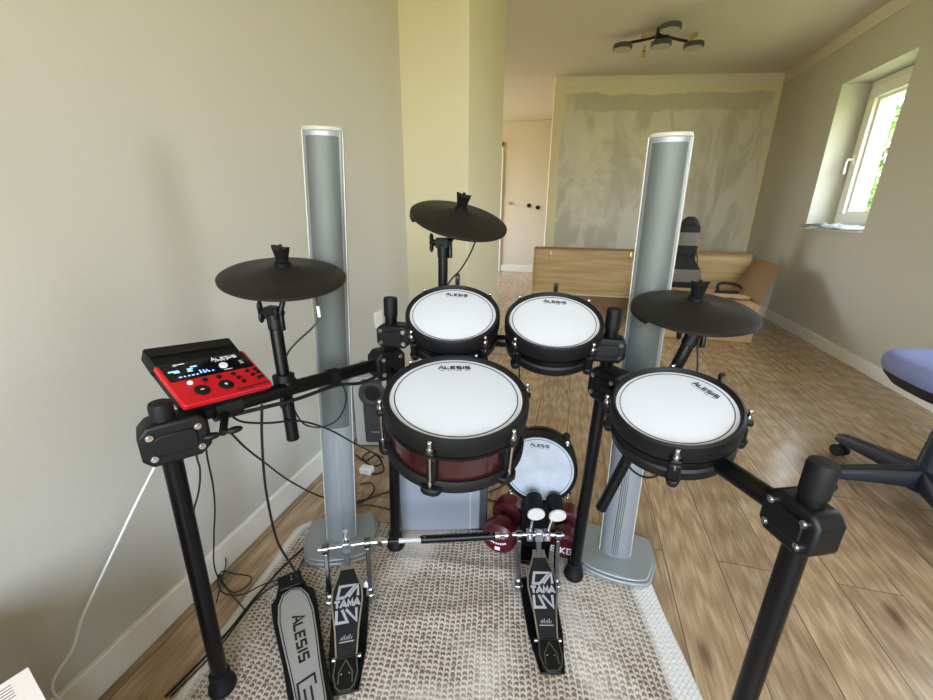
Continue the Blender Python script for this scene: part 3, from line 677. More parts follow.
for x, m_ in ((-.052, 'white_ink'), (-.026, 'black_plastic'), (0., 'black_plastic')): button(x, -.006, .0052, m_)
for (x, y) in ((.030, -.006), (.034, -.019), (.038, -.032), (.060, -.006), (.065, -.019), (.070, -.032), (.078, -.005), (.080, -.015), (.079, -.030)): button(x*.97, y, .0046)
b = B(); b.box((.048, -.049, z0+.0003), (.07, .003, .0005)); b.box((.03, -.0535, z0+.0003), (.03, .0015, .0005)); b.build('edge_lettering', 'ink', t)
b = B(); mcen = armL[0].lerp(armL[1], .17); top = ctr-nz*.032; b.tube([mcen, (mcen+top)/2, top], .013, 14, 0); R_ = frame(armL[1]-armL[0]); b.lathe([(.0182, -.025), (.025, -.025), (.025, .025), (.0182, .025)], 24, R_, mcen, closed=True)
b.build('mount_clamp', 'black_plastic', t, True)
b = B(); wq = V(*(-0.6017, 0.5300, 0.6693)); b.cyl(wq, wq.lerp(mcen, .7), .007, n=12)
for s_ in (-1, 1): b.ball(wq+V(.010, .0137, 0)*s_*1.1, (.015, .0075, .0065), 14, 8, rotz(.9))
b.build('wing_screw', 'black_plastic', t, True)

# ---------------------------------------------------------------- tower speakers
def tower(label, base, top, yaw, ht, ribs):
    base, top = Vector(base), Vector(top); ax = (top-base).normalized()
    t = thing('tower_speaker', label, 'speaker', base, rotz(yaw), 'silver tower speakers')
    axl = rotz(-yaw) @ ax; sh = V(axl.x/axl.z, axl.y/axl.z, 0)
    def col(poly, z0, z1): 
        b = B(); b.loft([[V(x, y, z)+sh*z for x, y in poly] for z in (z0, z1)]); return b
    # D-shaped floor plate, flat back, bowed front
    P = [(x*.80, y*.90) for x, y in [(-.135, .115), (-.155, .0), (-.135, -.085)] + [(.135*sin(a), -.085-.04*cos(a)) for a in [(-1+k/8)*PI/2*.9 for k in range(1, 16)]] + [(.135, -.085), (.155, .0), (.135, .115)]]
    b = B(); b.prism(P, 0, .012); b.prism([(x*.93, y*.93) for x, y in P], .012, .019); pl = b.build('floor_plate', 'silver_base', t, bevel=.004)
    b = B(); b.prism(rr(-.045, -.100, .03, -.082, .004), .0185, .0205); b.prism(rr(-.030, -.096, .022, -.086, .003), .0203, .0218); b.build('badge', 'silver', pl)
    W, Dp = .047, .034
    front = [(W*math.sin(a), -Dp*.25-Dp*.75*math.cos(a)) for a in [(-1+k/6)*PI/2*.78 for k in range(13)]]
    body = [(-W, .012)] + front + [(W, .012), (W*.72, Dp), (-W*.72, Dp)]
    b = col(body, .019, ht); b.build('column', 'silver', t, bevel=.002)
    gf = [(x*.93, y-.0022) for x, y in front]; gb = [(x*.93, y+.006) for x, y in front][::-1]
    b = col(gf+gb, ht*.36, ht-.012); b.build('grille', 'grille', t)
    b = B()
    if ribs:
        g = col([(x*.45, y-.003) for x, y in front]+[(x*.45, y+.004) for x, y in front][::-1], .03, ht*.355); g.build('ribbed_panel', 'ribbed', t)
    else:
        g = col([(x*.5, y-.002) for x, y in front]+[(x*.5, y+.004) for x, y in front][::-1], .03, ht*.355); g.build('lower_panel', 'silver_base', t)
    for s_ in (-1, 1):
        b = col([(s_*W*.98-.0016, -.016), (s_*W*.98+.0012, -.016), (s_*W*.98+.0012, .004), (s_*W*.98-.0016, .004)], .02, ht+.002); b.build('edge_trim', 'silver_trim', t)
    b = B(); b.loft([[V(x*1.03, y*1.03, z)+sh*z for x, y in body] for z in (ht-.001, ht+.009)]); b.build('top_cap', 'silver_trim', t, bevel=.002)
sbL, sbR = V(-.676, .958, RZ), V(.207, 1.128, RZ)
tower('silver tower speaker at left, standing by the left wall behind the slave pedal', sbL, (-0.6099, 0.9700, 1.2473), .45, 1.2473-RZ-.009, False)
tower('silver tower speaker at right, ribbed lower front, standing on the rug edge', sbR, (0.1880, 1.1300, 1.2325), -.12, 1.2325-RZ-.009, True)

# ---------------------------------------------------------------- subwoofers
px0 = V(*(-0.8371, 1.4277, 0.0000)); 
t = thing('ported_subwoofer', 'silver framed subwoofer with a round black port, on the floor by the left wall', 'speaker', (-.832, 1.52, 0), rotz(.25))
b = B(); b.box((0, .11, .1825), (.19, .20, .365)); b.build('cabinet', 'silver', t, bevel=.008)
b = B(); pr = [(-.034, .02), (.034, .02), (.034, .235)] + [(.058*cos(a), .298+.058*sin(a)) for a in [(-.9+k*.2) for k in range(0, 25)] if -.95 < a < PI+.95] + [(-.034, .235)]
Rf = Matrix((V(1, 0, 0), V(0, 0, 1), V(0, -1, 0))).transposed()
b.prism(rr(-.088, .012, .088, .356, .012), .0, .012, Rf, (0, .012, 0)); b.build('front_frame', 'silver_trim', t, bevel=.003)
b = B(); b.prism(rr(-.046, .03, .046, .35, .01), .012, .016, Rf, (0, .012, 0)); fp = b.build('front_panel', 'dark_grey', t, bevel=.002)
b = B(); b.lathe([(.062, .014), (.060, .024), (.046, .026), (.034, .016), (.030, -.004), (0, -.004)], 40, Rf, (0, .012, .280)); b.build('port_flare', 'dark_grey', fp)
b = B(); b.lathe([(.033, .0175), (.0, .0175)], 32, Rf, (0, .012, .280)); b.build('port_hole', 'port_black', fp)
b = B(); b.prism(rr(-.016, .083, .022, .087, .001), .016, .0168, Rf, (0, .012, 0)); b.build('badge', 'silver_trim', fp)
gb0, gb1 = V(*(-0.4985, 1.0396, 0.0110)), V(*(-0.2135, 1.1263, 0.0110)); gd = (gb1-gb0).normalized(); gw = (gb1-gb0).length
t = thing('silver_subwoofer', 'pale silver subwoofer box with black edges, on the rug under the front drum', 'speaker', (gb0+gb1)/2, Matrix((gd, V(0, 0, 1).cross(gd), V(0, 0, 1))).transposed())
b = B(); b.box((0, .12, .17), (gw, .235, .338)); b.build('cabinet', 'dark_grey', t, bevel=.006)
b = B(); b.box((-.012, -.0005, .172), (gw-.03, .008, .325)); b.build('front_panel', 'sub_side', t, bevel=.003)
b = B(); b.box((gw*.30, -.0055, .172), (.004, .004, .32)); b.build('front_seam', 'silver_trim', t)

# ---------------------------------------------------------------- dumbbells
def dumbbell(label, loc, yaw, r, marks):
    t = thing('dumbbell', label, 'dumbbell', loc, rotz(yaw), 'maroon dumbbells')
    Rk = Matrix((V(1, 0, 0), V(0, 0, 1), V(0, -1, 0))).transposed()     # x right, y up, z out of the face
    hd = [(0, 0), (r*.80, 0), (r*.97, -.008), (r, -.022), (r, -.042), (r*.92, -.058), (r*.5, -.066), (0, -.066)][::-1]
    for k, (yo, sgn) in enumerate(((0, 1), (.175, -1))):
        b = B(); b.lathe([(a, z*sgn) for a, z in hd], 40, Rk, (0, yo, r)); h = b.build('weight_head', 'dumbbell_red', t)
        if k == 0: head = h
    b = B(); b.tube([(0, .055, r), (0, .075, r), (0, .0875, r), (0, .10, r), (0, .12, r)], .0165, 18); b.build('handle', 'dumbbell_red', t)
    b = B()
    if marks == 'tag':
        for k in range(8):
            a = -PI/2+(k-3.5)*.2; c = V(r*.70*cos(a), -.0004, r+r*.52*sin(a)+.018)
            b.box(c, (.0048, .0012, .006), roty(-(a+PI/2)*.6))
        b.box((0, -.0004, r*.46), (.017, .0012, .013)); b.build('lettering', 'white_ink', head)
    else:
        for ch, x in (('6', -.033), ('K', -.004), ('G', .016)): write(b, ch, .022, .015, 0, .0042, .0008, Rk, (x, -.0002, r*.82))
        b.build('lettering', 'white_ink', head)
dumbbell('maroon dumbbell with a small white tag on its end, left of the kick pad tower', (-.160, 1.030, RZ), -.10, .056, 'tag')
dumbbell('maroon dumbbell with large white lettering on its end, right of the kick pad tower', (.047, 1.062, RZ), -.05, .047, 'num')

# ---------------------------------------------------------------- pedals
def emblem(b, R, c, w, h, lw):
    """maker's badge: two open block halves with the name in italics between"""
    th = .0006
    def st(p): b.stroke([((x-.5)*w, (y-.5)*h) for x, y in p], lw, th, R, c)
    st([(.10, .66), (.20, .95), (.84, .95), (.40, .66)]); st([(.04, .66), (.40, .66)]); st([(.56, .66), (.95, .93), (.95, .66)])
    st([(.08, .36), (.08, .05), (.52, .05), (.30, .36)]); st([(.46, .36), (.88, .05), (.88, .36)])
    write(b, 'TAMA', h*.17, w*.23, w*.04, lw*.85, th, R, Vector(c), w*.05)
def pedal(name, label, axc, heel, zax, double):
    axc, heel = Vector(axc), Vector(heel); d = Vector((axc.x-heel.x, axc.y-heel.y, 0)); L = d.length; d.normalize()
    Rg = Matrix((d.cross(V(0, 0, 1)), d, V(0, 0, 1))).transposed(); base = V(heel.x, heel.y, RZ)
    t = thing(name, label, 'pedal', base, Rg)
    ya = L; za = zax-RZ   # axle position in the pedal's frame (x right, y forward)
    # floor plate
    b = B(); b.prism([(-.030, 0), (.030, 0), (.046, .10), (.052, ya+.0), (-.052, ya+.0), (-.046, .10)], 0, .006); b.build('floor_plate', 'black_metal', t, bevel=.002)
    # footboard: from hinge low near the heel up to the chain
    h0 = V(0, .072, .021); h1 = V(0, ya-.012, za-.045); fd = (h1-h0).normalized(); FLn = (h1-h0).length
    Rf = Matrix((V(1, 0, 0), fd, V(1, 0, 0).cross(fd))).transposed()
    outl = [(-.026, 0), (-.031, FLn*.25), (-.042, FLn*.55), (-.040, FLn*.68), (-.024, FLn*.86), (-.017, FLn*.96), (-.017, FLn), (.017, FLn), (.017, FLn*.96), (.024, FLn*.86), (.040, FLn*.68), (.042, FLn*.55), (.031, FLn*.25), (.026, 0)][::-1]
    b = B(); b.prism(outl, -.004, .004, Rf, h0); fb = b.build('footboard', 'black_plastic', t, bevel=.0015)
    b = B()
    for s_ in (-1, 1):
        pl = [(x*.93, y) for x, y in outl if x*s_ > 0]; b.stroke(pl, .0036, .0012, Rf, h0+Rf @ V(0, 0, .004))
    b.prism([(-.0168, FLn*.90), (.0168, FLn*.90), (.0155, FLn), (-.0155, FLn)], .0042, .0056, Rf, h0); b.build('footboard_rim', 'steel', fb)
    b = B(); emblem(b, Rf, h0+Rf @ V(0, FLn*.52, .0042), .062, .092, .0068)
    for k in range(7): b.stroke([(-.014+k*.0042, FLn*.255), (-.012+k*.0042, FLn*.255+.006+.002*(k % 3))], .0016, .0005, Rf, h0+Rf @ V(0, -FLn*.10, .0042))
    b.stroke([(-.018, FLn*.135), (.018, FLn*.135)], .0022, .0005, Rf, h0+Rf @ V(0, 0, .0042)); b.build('emblem', 'grey_ink', fb)
    # heel plate
    Rh_ = rotx(.16)
    ho = [(-.026, .068), (-.030, .03), (-.022, .004), (-.012, -.004), (.012, -.004), (.022, .004), (.030, .03), (.026, .068)]
    b = B(); b.prism(ho[::-1], .0, .012, Rh_, (0, 0, .006)); hp = b.build('heel_plate', 'black_plastic', t, bevel=.002)
    b = B(); b.stroke([(x*.92, y*.96+.002) for x, y in ho], .0026, .0008, Rh_, (0, 0, .018))
    b.stroke([(-.016, .012), (-.015, .035), (0, .060), (.015, .035), (.016, .012)], .0026, .0008, Rh_, (0, 0, .018)); b.build('heel_trim', 'steel', hp)
    b = B()
    for s_ in (-1, 1): b.cyl((s_*.009, .03, .022), (s_*.009, .03, .0245), .0022, n=10)
    b.build('rivet', 'chrome', hp)
    b = B(); b.cyl((-.034, .071, .017), (.034, .071, .017), .005, n=14); b.build('hinge_pin', 'steel', t)
    # uprights and axle
    for s_ in (-1, 1):
        b = B(); x = s_*.056
        b.loft([[V(x+dx, ya+dy+yo, z) for dx, dy in ((-.006, -.011), (.006, -.011), (.006, .011), (-.006, .011))] for z, yo in ((.004, -.028), (za*.45, -.012), (za-.012, 0))])
        b.cyl((x-.009, ya, za), (x+.009, ya, za), .0135, n=22); up = b.build('upright', 'upright_steel', t, bevel=.002)
        b = B(); b.box((x, ya-.034, .014), (.022, .03, .024)); b.cyl((x, ya-.05, .018), (x, ya-.03, .018), .0055, n=12); b.build('foot_bracket', 'chrome', up, bevel=.002)
        b = B(); b.cyl((x*1.12, ya-.03, .03), (x*1.02, ya-.006, za*.62), .0035, n=10); b.build('return_spring', 'chrome', up)
    b = B(); b.cyl((-.075, ya, za), (.072, ya, za), .0065, n=20); b.build('axle', 'chrome', t)
    b = B(); b.cyl((-.012, ya, za), (.012, ya, za), .0185, n=24); b.box((0, ya-.010, za+.006), (.022, .018, .030)); b.box((0, ya-.004, za-.026), (.012, .014, .045)); b.build('cam', 'chrome', t, bevel=.002)
    b = B(); b.box((0, ya-.018, za-.030), (.013, .010, .05), rotx(-.25)); b.build('chain', 'dark_grey', t, bevel=.002)
    if double:
        for x, hx, hz, hy in ((-.026, -.012, .082, .020), (.024, .050, .074, .024)):
            b = B(); hub = V(x, ya, za); hd = V(hx, ya+hy, za+hz); b.box(hub, (.018, .024, .026)); b.cyl(hub, hd, .0042, n=12); b.cyl(hub+V(0, -.02, 0), hub+V(0, .005, 0), .0055, n=12)
            b.build('beater_shaft', 'chrome', t, bevel=.001)
            ax = V(0, cos(.30), sin(.30)); 
            b = B(); b.cyl(hd-ax*.020, hd+ax*.034, .0235, n=28); bt = b.build('beater_head', 'black_rubber', t, bevel=.003)
            b = B(); b.cyl(hd-ax*.029, hd-ax*.020, .0245, n=28); b.build('beater_face', 'felt', bt, bevel=.002)
    else:
        b = B(); b.cyl((0, ya, za), (0, ya+.004, za+.045), .0045, n=12); b.cyl((0, ya+.003, za+.028), (0, ya+.004, za+.046), .0075, n=14); b.build('beater_post', 'chrome', t)
        b = B(); b.ball((.046, ya-.055, .075), (.007, .006, .010), 14, 8); b.cyl((.05, ya-.05, .06), (.046, ya-.055, .075), .003, n=10); b.build('spring_adjuster', 'white_pvc', t)
    return t
axR, heR = V(-.032, .968, 0), V(.036, .707, 0); axL, heL = V(-.545, .788, 0), V(-.421, .542, 0)
pedal('bass_drum_pedal', 'black bass drum pedal with two beaters in front of the kick pad', axR, heR, .178, True)
pedal('slave_pedal', 'black bass drum pedal without beaters, beside the silver hi-hat pedal', axL, heL, .178, False)
# shaft joining the two pedals
pA, pB = V(*(-0.4854, 0.8170, 0.1780)), V(*(-0.1170, 0.9437, 0.1780))
t = thing('drive_shaft', 'black telescopic drive shaft joining the two bass drum pedals', 'drive shaft', (pA+pB)/2)
m1 = pA.lerp(pB, .12); m2 = pA.lerp(pB, .36); m3 = pA.lerp(pB, .9)
b = B(); b.cyl(pA.lerp(pB, .06), m2, .0065, n=16); b.build('inner_rod', 'black_metal', t, True)
b = B(); b.cyl(pA.lerp(pB, .2), m2, .0072, n=16); b.build('bare_rod', 'silver_trim', t, True)
b = B(); b.cyl(m2, m3, .0115, n=20); b.build('outer_tube', 'black_metal', t, True)
for (a, c) in ((pA, m1), (m3, pB)):
    b = B(); b.cyl(a, a.lerp(c, .4), .010, n=16); b.box(a.lerp(c, .55), (.02, .016, .016)); b.cyl(a.lerp(c, .6), c, .009, n=16); b.build('universal_joint', 'chrome', t, True, bevel=.001)
for k in (.37, .395, .88): b = B(); p = pA.lerp(pB, k)+V(0, -.006, .010); b.cyl(p, p+V(0, -.004, .008), .0035, n=12); b.build('locking_screw', 'chrome', t, True)

# hi-hat controller
hb, hh = V(*(-0.6918, 0.7211, 0.0600)), V(*(-0.4781, 0.4998, 0.0200)); d = V(hb.x-hh.x, hb.y-hh.y, 0); L = d.length; d.normalize()
t = thing('hi_hat_pedal', 'silver hi-hat control pedal with black frame, leftmost on the rug', 'pedal', (hh.x, hh.y, RZ), Matrix((d.cross(V(0, 0, 1)), d, V(0, 0, 1))).transposed())
y1 = L+.01; zt = .06
b = B()
def wedge(poly, f0, f1): # lower and upper surfaces z = f(y)
    b.loft([[V(x, y, f0(y)) for x, y in poly], [V(x, y, f1(y)) for x, y in poly]])
fp_ = [(-.044, -.04), (.044, -.04), (.047, y1*.35), (.056, y1*.72), (.056, y1*.88), (.042, y1*.93), (.034, y1*1.03), (-.034, y1*1.03), (-.042, y1*.93), (-.056, y1*.88), (-.056, y1*.72), (-.047, y1*.35)]
wedge(fp_, lambda y: 0, lambda y: .012+.030*max(0, min(1, (y+.04)/y1))); b.build('frame', 'black_plastic', t, bevel=.004)
b = B(); b.box((0, y1*.985, .052), (.062, .046, .034), rotx(.1)); bx = b.build('hinge_block', 'black_plastic', t, bevel=.004)
b = B()
for k in (0, 1): b.cyl((.004, y1*.97+k*.012, .069), (.004, y1*.97+k*.012, .0715), .0022, n=10)
b.build('screw', 'chrome', bx)
ff = lambda y: .016+.042*max(-.2, (y)/y1)
po = [(-.030, -.03), (-.034, y1*.2), (-.041, y1*.48), (-.044, y1*.66), (-.038, y1*.80), (-.024, y1*.885), (0, y1*.91), (.024, y1*.885), (.038, y1*.80), (.044, y1*.66), (.041, y1*.48), (.034, y1*.2), (.030, -.03)][::-1]
b = B(); wedge(po, lambda y: ff(y), lambda y: ff(y)+.006); fb = b.build('footplate', 'sand_metal', t, bevel=.0015)
sl = math.atan2(.042, y1); Rp = rotx(sl); o0 = V(0, 0, .0224)
b = B(); cs = 1/cos(sl); b.stroke([(x*.88, y*cs*.985-.001) for x, y in po], .0022, .0006, Rp, o0)
b.build('outline', 'ink', fb)
b = B(); Rt_ = Rp @ rotz(-PI/2); write(b, 'ALESIS', .023, .0175, .0045, .0052, .0006, Rt_, o0+Rp @ V(.001, y1*.46*cs, 0), 0, .25); b.build('lettering', 'ink', fb)
b = B()
for pts in ([(-.022, .0), (-.022, .046), (.016, .052), (.016, .030)], [(-.010, .030), (-.010, -.01)], [(.004, .030), (.004, -.01)]): b.stroke(pts, .0046, .0008, Rp, o0)
b.build('maker_mark', 'ink', fb)

# ---------------------------------------------------------------- cables
def cable(label, pts, r=.0024, mat='cable_black', name='cable', group='black cables'):
    b = B(); b.tube(pts, r, 8, 8); return tag(b.build(name, mat), label, 'cable', group)
wc = [(-0.9300, 0.6275, 0.4847), (-0.9500, 0.5588, 0.3898), (-0.9660, 0.4589, 0.2621), (-0.9580, 0.4164, 0.2267), (-0.9520, 0.3814, 0.1806), (-0.9450, 0.3306, 0.1398), (-.94, .36, .006)]
cable('white cable hanging down the left wall from behind the front left clamp', wc, .0027, 'cable_white', group='')
cable('black cable dropping from the module to the hi-hat pedal', [(-0.6275, 0.6600, 0.6610), (-0.6485, 0.6650, 0.5682), (-0.6673, 0.6700, 0.4256), (-0.6809, 0.6900, 0.2536), (-0.6619, 0.7050, 0.1571), (-0.6695, 0.7354, 0.0620)], .003)
cable('black cable looped in front of the left tower speaker', [(-0.5540, 0.8300, 0.6695), (-0.5255, 0.8200, 0.6445), (-0.5173, 0.8100, 0.6120), (-0.5381, 0.8000, 0.5671), (-0.5797, 0.7900, 0.5437), (-0.6181, 0.7800, 0.5491), (-0.6324, 0.7700, 0.5803), (-0.6288, 0.7500, 0.6362)], .0022)
cable('black cable running from the module past the loop to the floor behind the left speaker', [(-0.6406, 0.5800, 0.6910), (-0.6313, 0.6000, 0.6531), (-0.6103, 0.6500, 0.6250), (-0.5854, 0.7200, 0.5967), (-0.5646, 0.8000, 0.5319), (-0.5679, 0.9000, 0.4376), (-0.6481, 1.1500, 0.2359), (-0.7067, 1.3500, 0.0725)], .0024)
cable('black cable sagging from the module wing screw across the left wall', [(-0.6144, 0.5600, 0.6483), (-0.6292, 0.6000, 0.5902), (-0.6685, 0.6800, 0.4970), (-0.7101, 0.8000, 0.3499), (-0.7288, 0.9500, 0.1773), (-0.7597, 1.1500, -0.0109), (-0.7492, 1.3000, -0.0961)], .0024)
cable('thin black cable hanging from the front left clamp, left of two', [(-0.6372, 0.5000, 0.6642), (-0.6397, 0.5000, 0.6282), (-0.6393, 0.5000, 0.6024), (-0.6600, 0.5050, 0.5501), (-0.7118, 0.5200, 0.4671), (-0.7815, 0.5500, 0.3437)], .0018)
cable('thin black cable hanging from the front left clamp, right of two', [(-0.6539, 0.5400, 0.6556), (-0.6699, 0.5450, 0.6010), (-0.6906, 0.5600, 0.5154), (-0.7259, 0.5800, 0.4277), (-0.8012, 0.6200, 0.2883), (-0.8721, 0.6600, 0.1136), (-.80, .66, .004)], .0018)
fz = .006
cable('black cable tangled on the floor strip behind the front left post', [(-1.0069, 0.6626, 0.1200), (-1.0203, 0.7269, 0.0900), (-1.0082, 0.7734, 0.0600), (-0.9853, 0.7818, 0.0300), (-0.9624, 0.7374, 0.0060), (-0.8816, 0.6983, 0.0060), (-0.8545, 0.7264, 0.0060), (-0.8662, 0.7558, 0.0060), (-0.9148, 0.7501, 0.0100), (-0.9646, 0.7443, 0.0100), (-0.9398, 0.7070, 0.0060), (-0.8932, 0.6884, 0.0060), (-0.8431, 0.7018, 0.0060), (-0.8065, 0.7337, 0.0160), (-0.7610, 0.7720, 0.0150), (-0.7387, 0.8078, 0.0150)], .0019)
cable('thin black cable leaning off the wall behind the front left post', [(-1.0291, 0.7625, 0.1000), (-0.9965, 0.7516, 0.0800), (-0.9779, 0.7734, 0.0600), (-0.9579, 0.7613, 0.0300), (-0.9441, 0.7257, 0.0040), (-0.8995, 0.6587, 0.0040)], .0017)
cable('thick black cable along the left edge of the rug', [(-0.8177, 0.4343, 0.0060), (-0.8039, 0.5295, 0.0060), (-0.7964, 0.6085, 0.0100), (-0.7961, 0.6932, 0.0150), (-0.7894, 0.8136, 0.0150), (-0.7683, 0.9115, 0.0150), (-0.7344, 0.9763, 0.0150)], .0032)
cable('thin black cable beside the thick one along the rug edge', [(-0.8067, 0.4373, 0.0060), (-0.7876, 0.5443, 0.0090), (-0.7878, 0.6279, 0.0140), (-0.7868, 0.7099, 0.0140), (-0.7407, 0.8007, 0.0140), (-0.7487, 0.8618, 0.0140), (-0.7223, 0.9569, 0.0140)], .002)
t_ = cable('black cable of the left cymbal with a white tag', [(-0.5337, 0.7600, 0.8836), (-0.5312, 0.7600, 0.8639), (-0.5321, 0.7600, 0.8370), (-0.5455, 0.7500, 0.8159), (-0.5779, 0.7400, 0.7862), (-0.6002, 0.7300, 0.7593), (-0.6219, 0.7250, 0.7133)], .0023)
p0, p1 = V(*(-0.5322, 0.7600, 0.8639)), V(*(-0.5308, 0.7600, 0.8394)); b = B(); b.cyl(p0, p1, .0034, n=14); b.build('cable_tag', 'white_ink', t_)
cable('black cable of the rear cymbal curving down beside its arm', [(-0.2589, 1.0900, 0.9893), (-0.2749, 1.0900, 0.9524), (-0.2972, 1.0800, 0.9128), (-0.3256, 1.0700, 0.8804), (-0.3371, 1.0600, 0.8512)], .0023)
cable('black cable hanging straight from the right cymbal', [(0.2762, 0.9700, 0.8206), (0.2816, 0.9650, 0.7762), (0.2858, 0.9500, 0.7249), (0.2662, 0.9000, 0.6886)], .0022)
cable('black cable hanging under the rear right tom', [(-0.1094, 0.9300, 0.7159), (-0.1073, 0.9400, 0.6702), (-0.1024, 0.9500, 0.6200), (-0.0973, 0.9600, 0.5442), (-0.1006, 1.0000, 0.3959)], .0018)
cable('black cable slung under the right tom', [(0.1300, 0.7600, 0.5941), (0.1440, 0.7400, 0.5844), (0.1652, 0.7300, 0.5794), (0.1832, 0.7200, 0.5920), (0.1958, 0.7200, 0.6120)], .0022)
cable('black cable lying along the underside of the left rack tube', [armL[0].lerp(armL[1], .2)+V(.012, -.012, -.016), armL[0].lerp(armL[1], .45)+V(.014, -.012, -.022), armL[0].lerp(armL[1], .66)+V(.01, -.008, -.02), armL[0].lerp(armL[1], .82)+V(.016, -.012, -.03), armL[0].lerp(armL[1], .97)+V(.02, -.01, -.014)], .0045)
cable('black cable coiled on the floor in front of the ported subwoofer', [(-0.8877, 1.4293, 0.0060), (-0.8255, 1.3973, 0.0060), (-0.7924, 1.4395, 0.0160), (-0.7459, 1.4032, 0.0060), (-0.7780, 1.3711, 0.0060), (-0.8406, 1.4080, 0.0120), (-0.8219, 1.4405, 0.0260), (-0.7731, 1.4296, 0.0100), (-0.7148, 1.3582, 0.0060), (-0.7351, 1.3234, 0.0060), (-0.7780, 1.3174, 0.0120)], .0034)
cable('black cable crossing the floor behind the left speaker', [(-0.7319, 1.1188, 0.0060), (-0.7009, 1.1623, 0.0060), (-0.6921, 1.2200, 0.0060), (-0.7272, 1.2628, 0.0060), (-0.7673, 1.2452, 0.0060)], .003)
cable('black cable running to the left rear post over the floor', [(-0.7404, 1.1339, 0.0060), (-0.6878, 1.1778, 0.0060), (-0.6359, 1.2290, 0.0060), (-0.6052, 1.2565, 0.0060)], .003)
cable('thin black cable on the floor nearest the rug', [(-0.7263, 1.1090, 0.0060), (-0.6837, 1.1376, 0.0060), (-0.6349, 1.1394, 0.0060), (-0.5845, 1.1362, 0.0060)], .0022)
cable('black cable coiled on the floor between silver subwoofer and kick pad', [(-0.2595, 1.3249, 0.0060), (-0.2324, 1.3513, 0.0060), (-0.1991, 1.3931, 0.0060), (-0.1805, 1.4320, 0.0060)], .003)
cable('black cable bent on the floor left of the maroon kettlebell', [(-0.2483, 1.2910, 0.0060), (-0.2124, 1.2888, 0.0060), (-0.1838, 1.3268, 0.0060), (-0.1667, 1.3692, 0.0060)], .003)
t = thing('power_plug', 'pale plug lying on the floor between left speaker and rear left post', 'plug', (-0.7795, 1.3272, 0.0000))
b = B(); b.box((0, 0, .016), (.055, .04, .028)); b.build('plug_body', 'white_pvc', t, bevel=.006)
b = B(); b.cyl((-.028, 0, .016), (-.04, 0, .016), .014, n=16); b.build('plug_face', 'lamp_wood', t)

# ---------------------------------------------------------------- far end of the room
t = thing('bed_frame', 'dismantled oak bed frame standing along the far wall', 'bed', (.65, 5.0, 0))
xa, xb = -.455, 1.80
b = B(); b.box(((xa+xb)/2, 5.0, .405), (xb-xa, .03, .52)); b.build('side_board', 'oak', t, True, bevel=.003)
b = B(); b.box(((xa+xb)/2, 4.99, .668), (xb-xa+.02, .06, .02)); b.build('top_rail', 'oak_dark', t, True, bevel=.003)
b = B(); b.box(((xa+xb)/2, 4.965, .142), (xb-xa, .05, .014)); b.build('light_strip', 'band', t, True)
b = B(); b.box(((xa+xb)/2, 5.0, .068), (xb-xa, .04, .134)); b.build('plinth', 'oak_dark', t, True)
b = B(); b.box((xa-.012, 5.12, .335), (.024, .28, .66)); b.build('end_board', 'oak', t, True, bevel=.003)
b = B(); b.box((xa+.018, 4.982, .405), (.03, .014, .51)); b.build('corner_post', 'oak', t, True, bevel=.003)
for p in ((-0.2805, 4.9700, 0.5768), (0.6007, 4.9700, 0.5833)):
    b = B(); b.ball(V(*p)+V(0, -.012, 0), (.019, .02, .013), 14, 8); b.cyl(V(*p)+V(0, .015, .0), V(*p)+V(0, -.012, 0), .007, n=10); b.box(V(*p)+V(0, .012, .03), (.012, .006, .06)); b.build('knob', 'gold', t, True)
t = thing('hooked_stick', 'thin pale stick with a bent top, leaning on the bed frame beside the black bag', 'stick', (1.3497, 4.9300, 0.1589))
b = B(); b.tube([(1.3497, 4.9300, 0.1589), (1.2898, 4.9420, 0.5246), (1.2507, 4.9450, 0.7844), (1.2598, 4.9450, 0.8154), (1.2884, 4.9450, 0.8160)], .009, 10, 3); b.build('rod', 'lamp_wood', t, True)
# cardboard box
t = thing('cardboard_box', 'open taped cardboard box with one flap up, behind the right cymbal', 'box', (1.2, 4.25, 0))
bx0, bx1, by0, by1, bh = .62, 1.541, 3.88, 4.62, .335
b = B(); b.box(((bx0+bx1)/2, (by0+by1)/2, bh/2), (bx1-bx0, by1-by0, bh)); b.build('carton', 'cardboard', t, True, bevel=.006)
A_, B_, C_, D_ = V(*(1.7614, 4.7800, 0.6313)), V(*(1.7926, 4.2800, 0.6222)), V(bx1, by0+.02, bh), V(bx1, by1-.02, bh)
nn = (B_-C_).cross(D_-C_).normalized()*.012
b = B(); b.loft([[C_, D_, A_, B_], [p+nn for p in (C_, D_, A_, B_)]]); b.build('side_flap', 'cardboard_inner', t, True)
b = B()
for pts in ([(.75, 3.95), (.95, 4.1), (1.15, 4.0), (1.3, 4.12)], [(1.28, 3.93), (1.2, 4.2), (1.35, 4.35)], [(1.0, 4.3), (1.25, 4.26), (1.45, 4.1)], [(1.05, 4.1), (1.1, 4.35), (.95, 4.5)]):
    b.stroke(pts, .035, .002, Matrix.Identity(3), (0, 0, bh))
b.build('tape', 'packing_tape', t, True)
b = B(); rd = random.Random(5)
for k in range(6): b.ball((.75+k*.14, 4.02+.1*rd.random(), bh+.020), (.09, .06, .022), 12, 8, rotz(rd.uniform(-.6, .6)))
t2 = tag(b.build('crumpled_paper', 'cardboard'), 'crumpled tan packing paper on top of the cardboard box', 'paper')
t = thing('carry_handle', 'black looped carry handle lying on top of the cardboard box', 'handle', (1.5, 4.45, bh))
hp0 = [V(*(1.3728, 4.4200, 0.3307)), V(*(1.3586, 4.4200, 0.4078)), V(*(1.4064, 4.4200, 0.4295)), V(*(1.5108, 4.4200, 0.4202)), V(*(1.5594, 4.4200, 0.3891)), V(*(1.5623, 4.4200, 0.3314))]
b = B(); b.tube(hp0, .014, 10, 5); b.build('loop', 'bag_black', t, True)
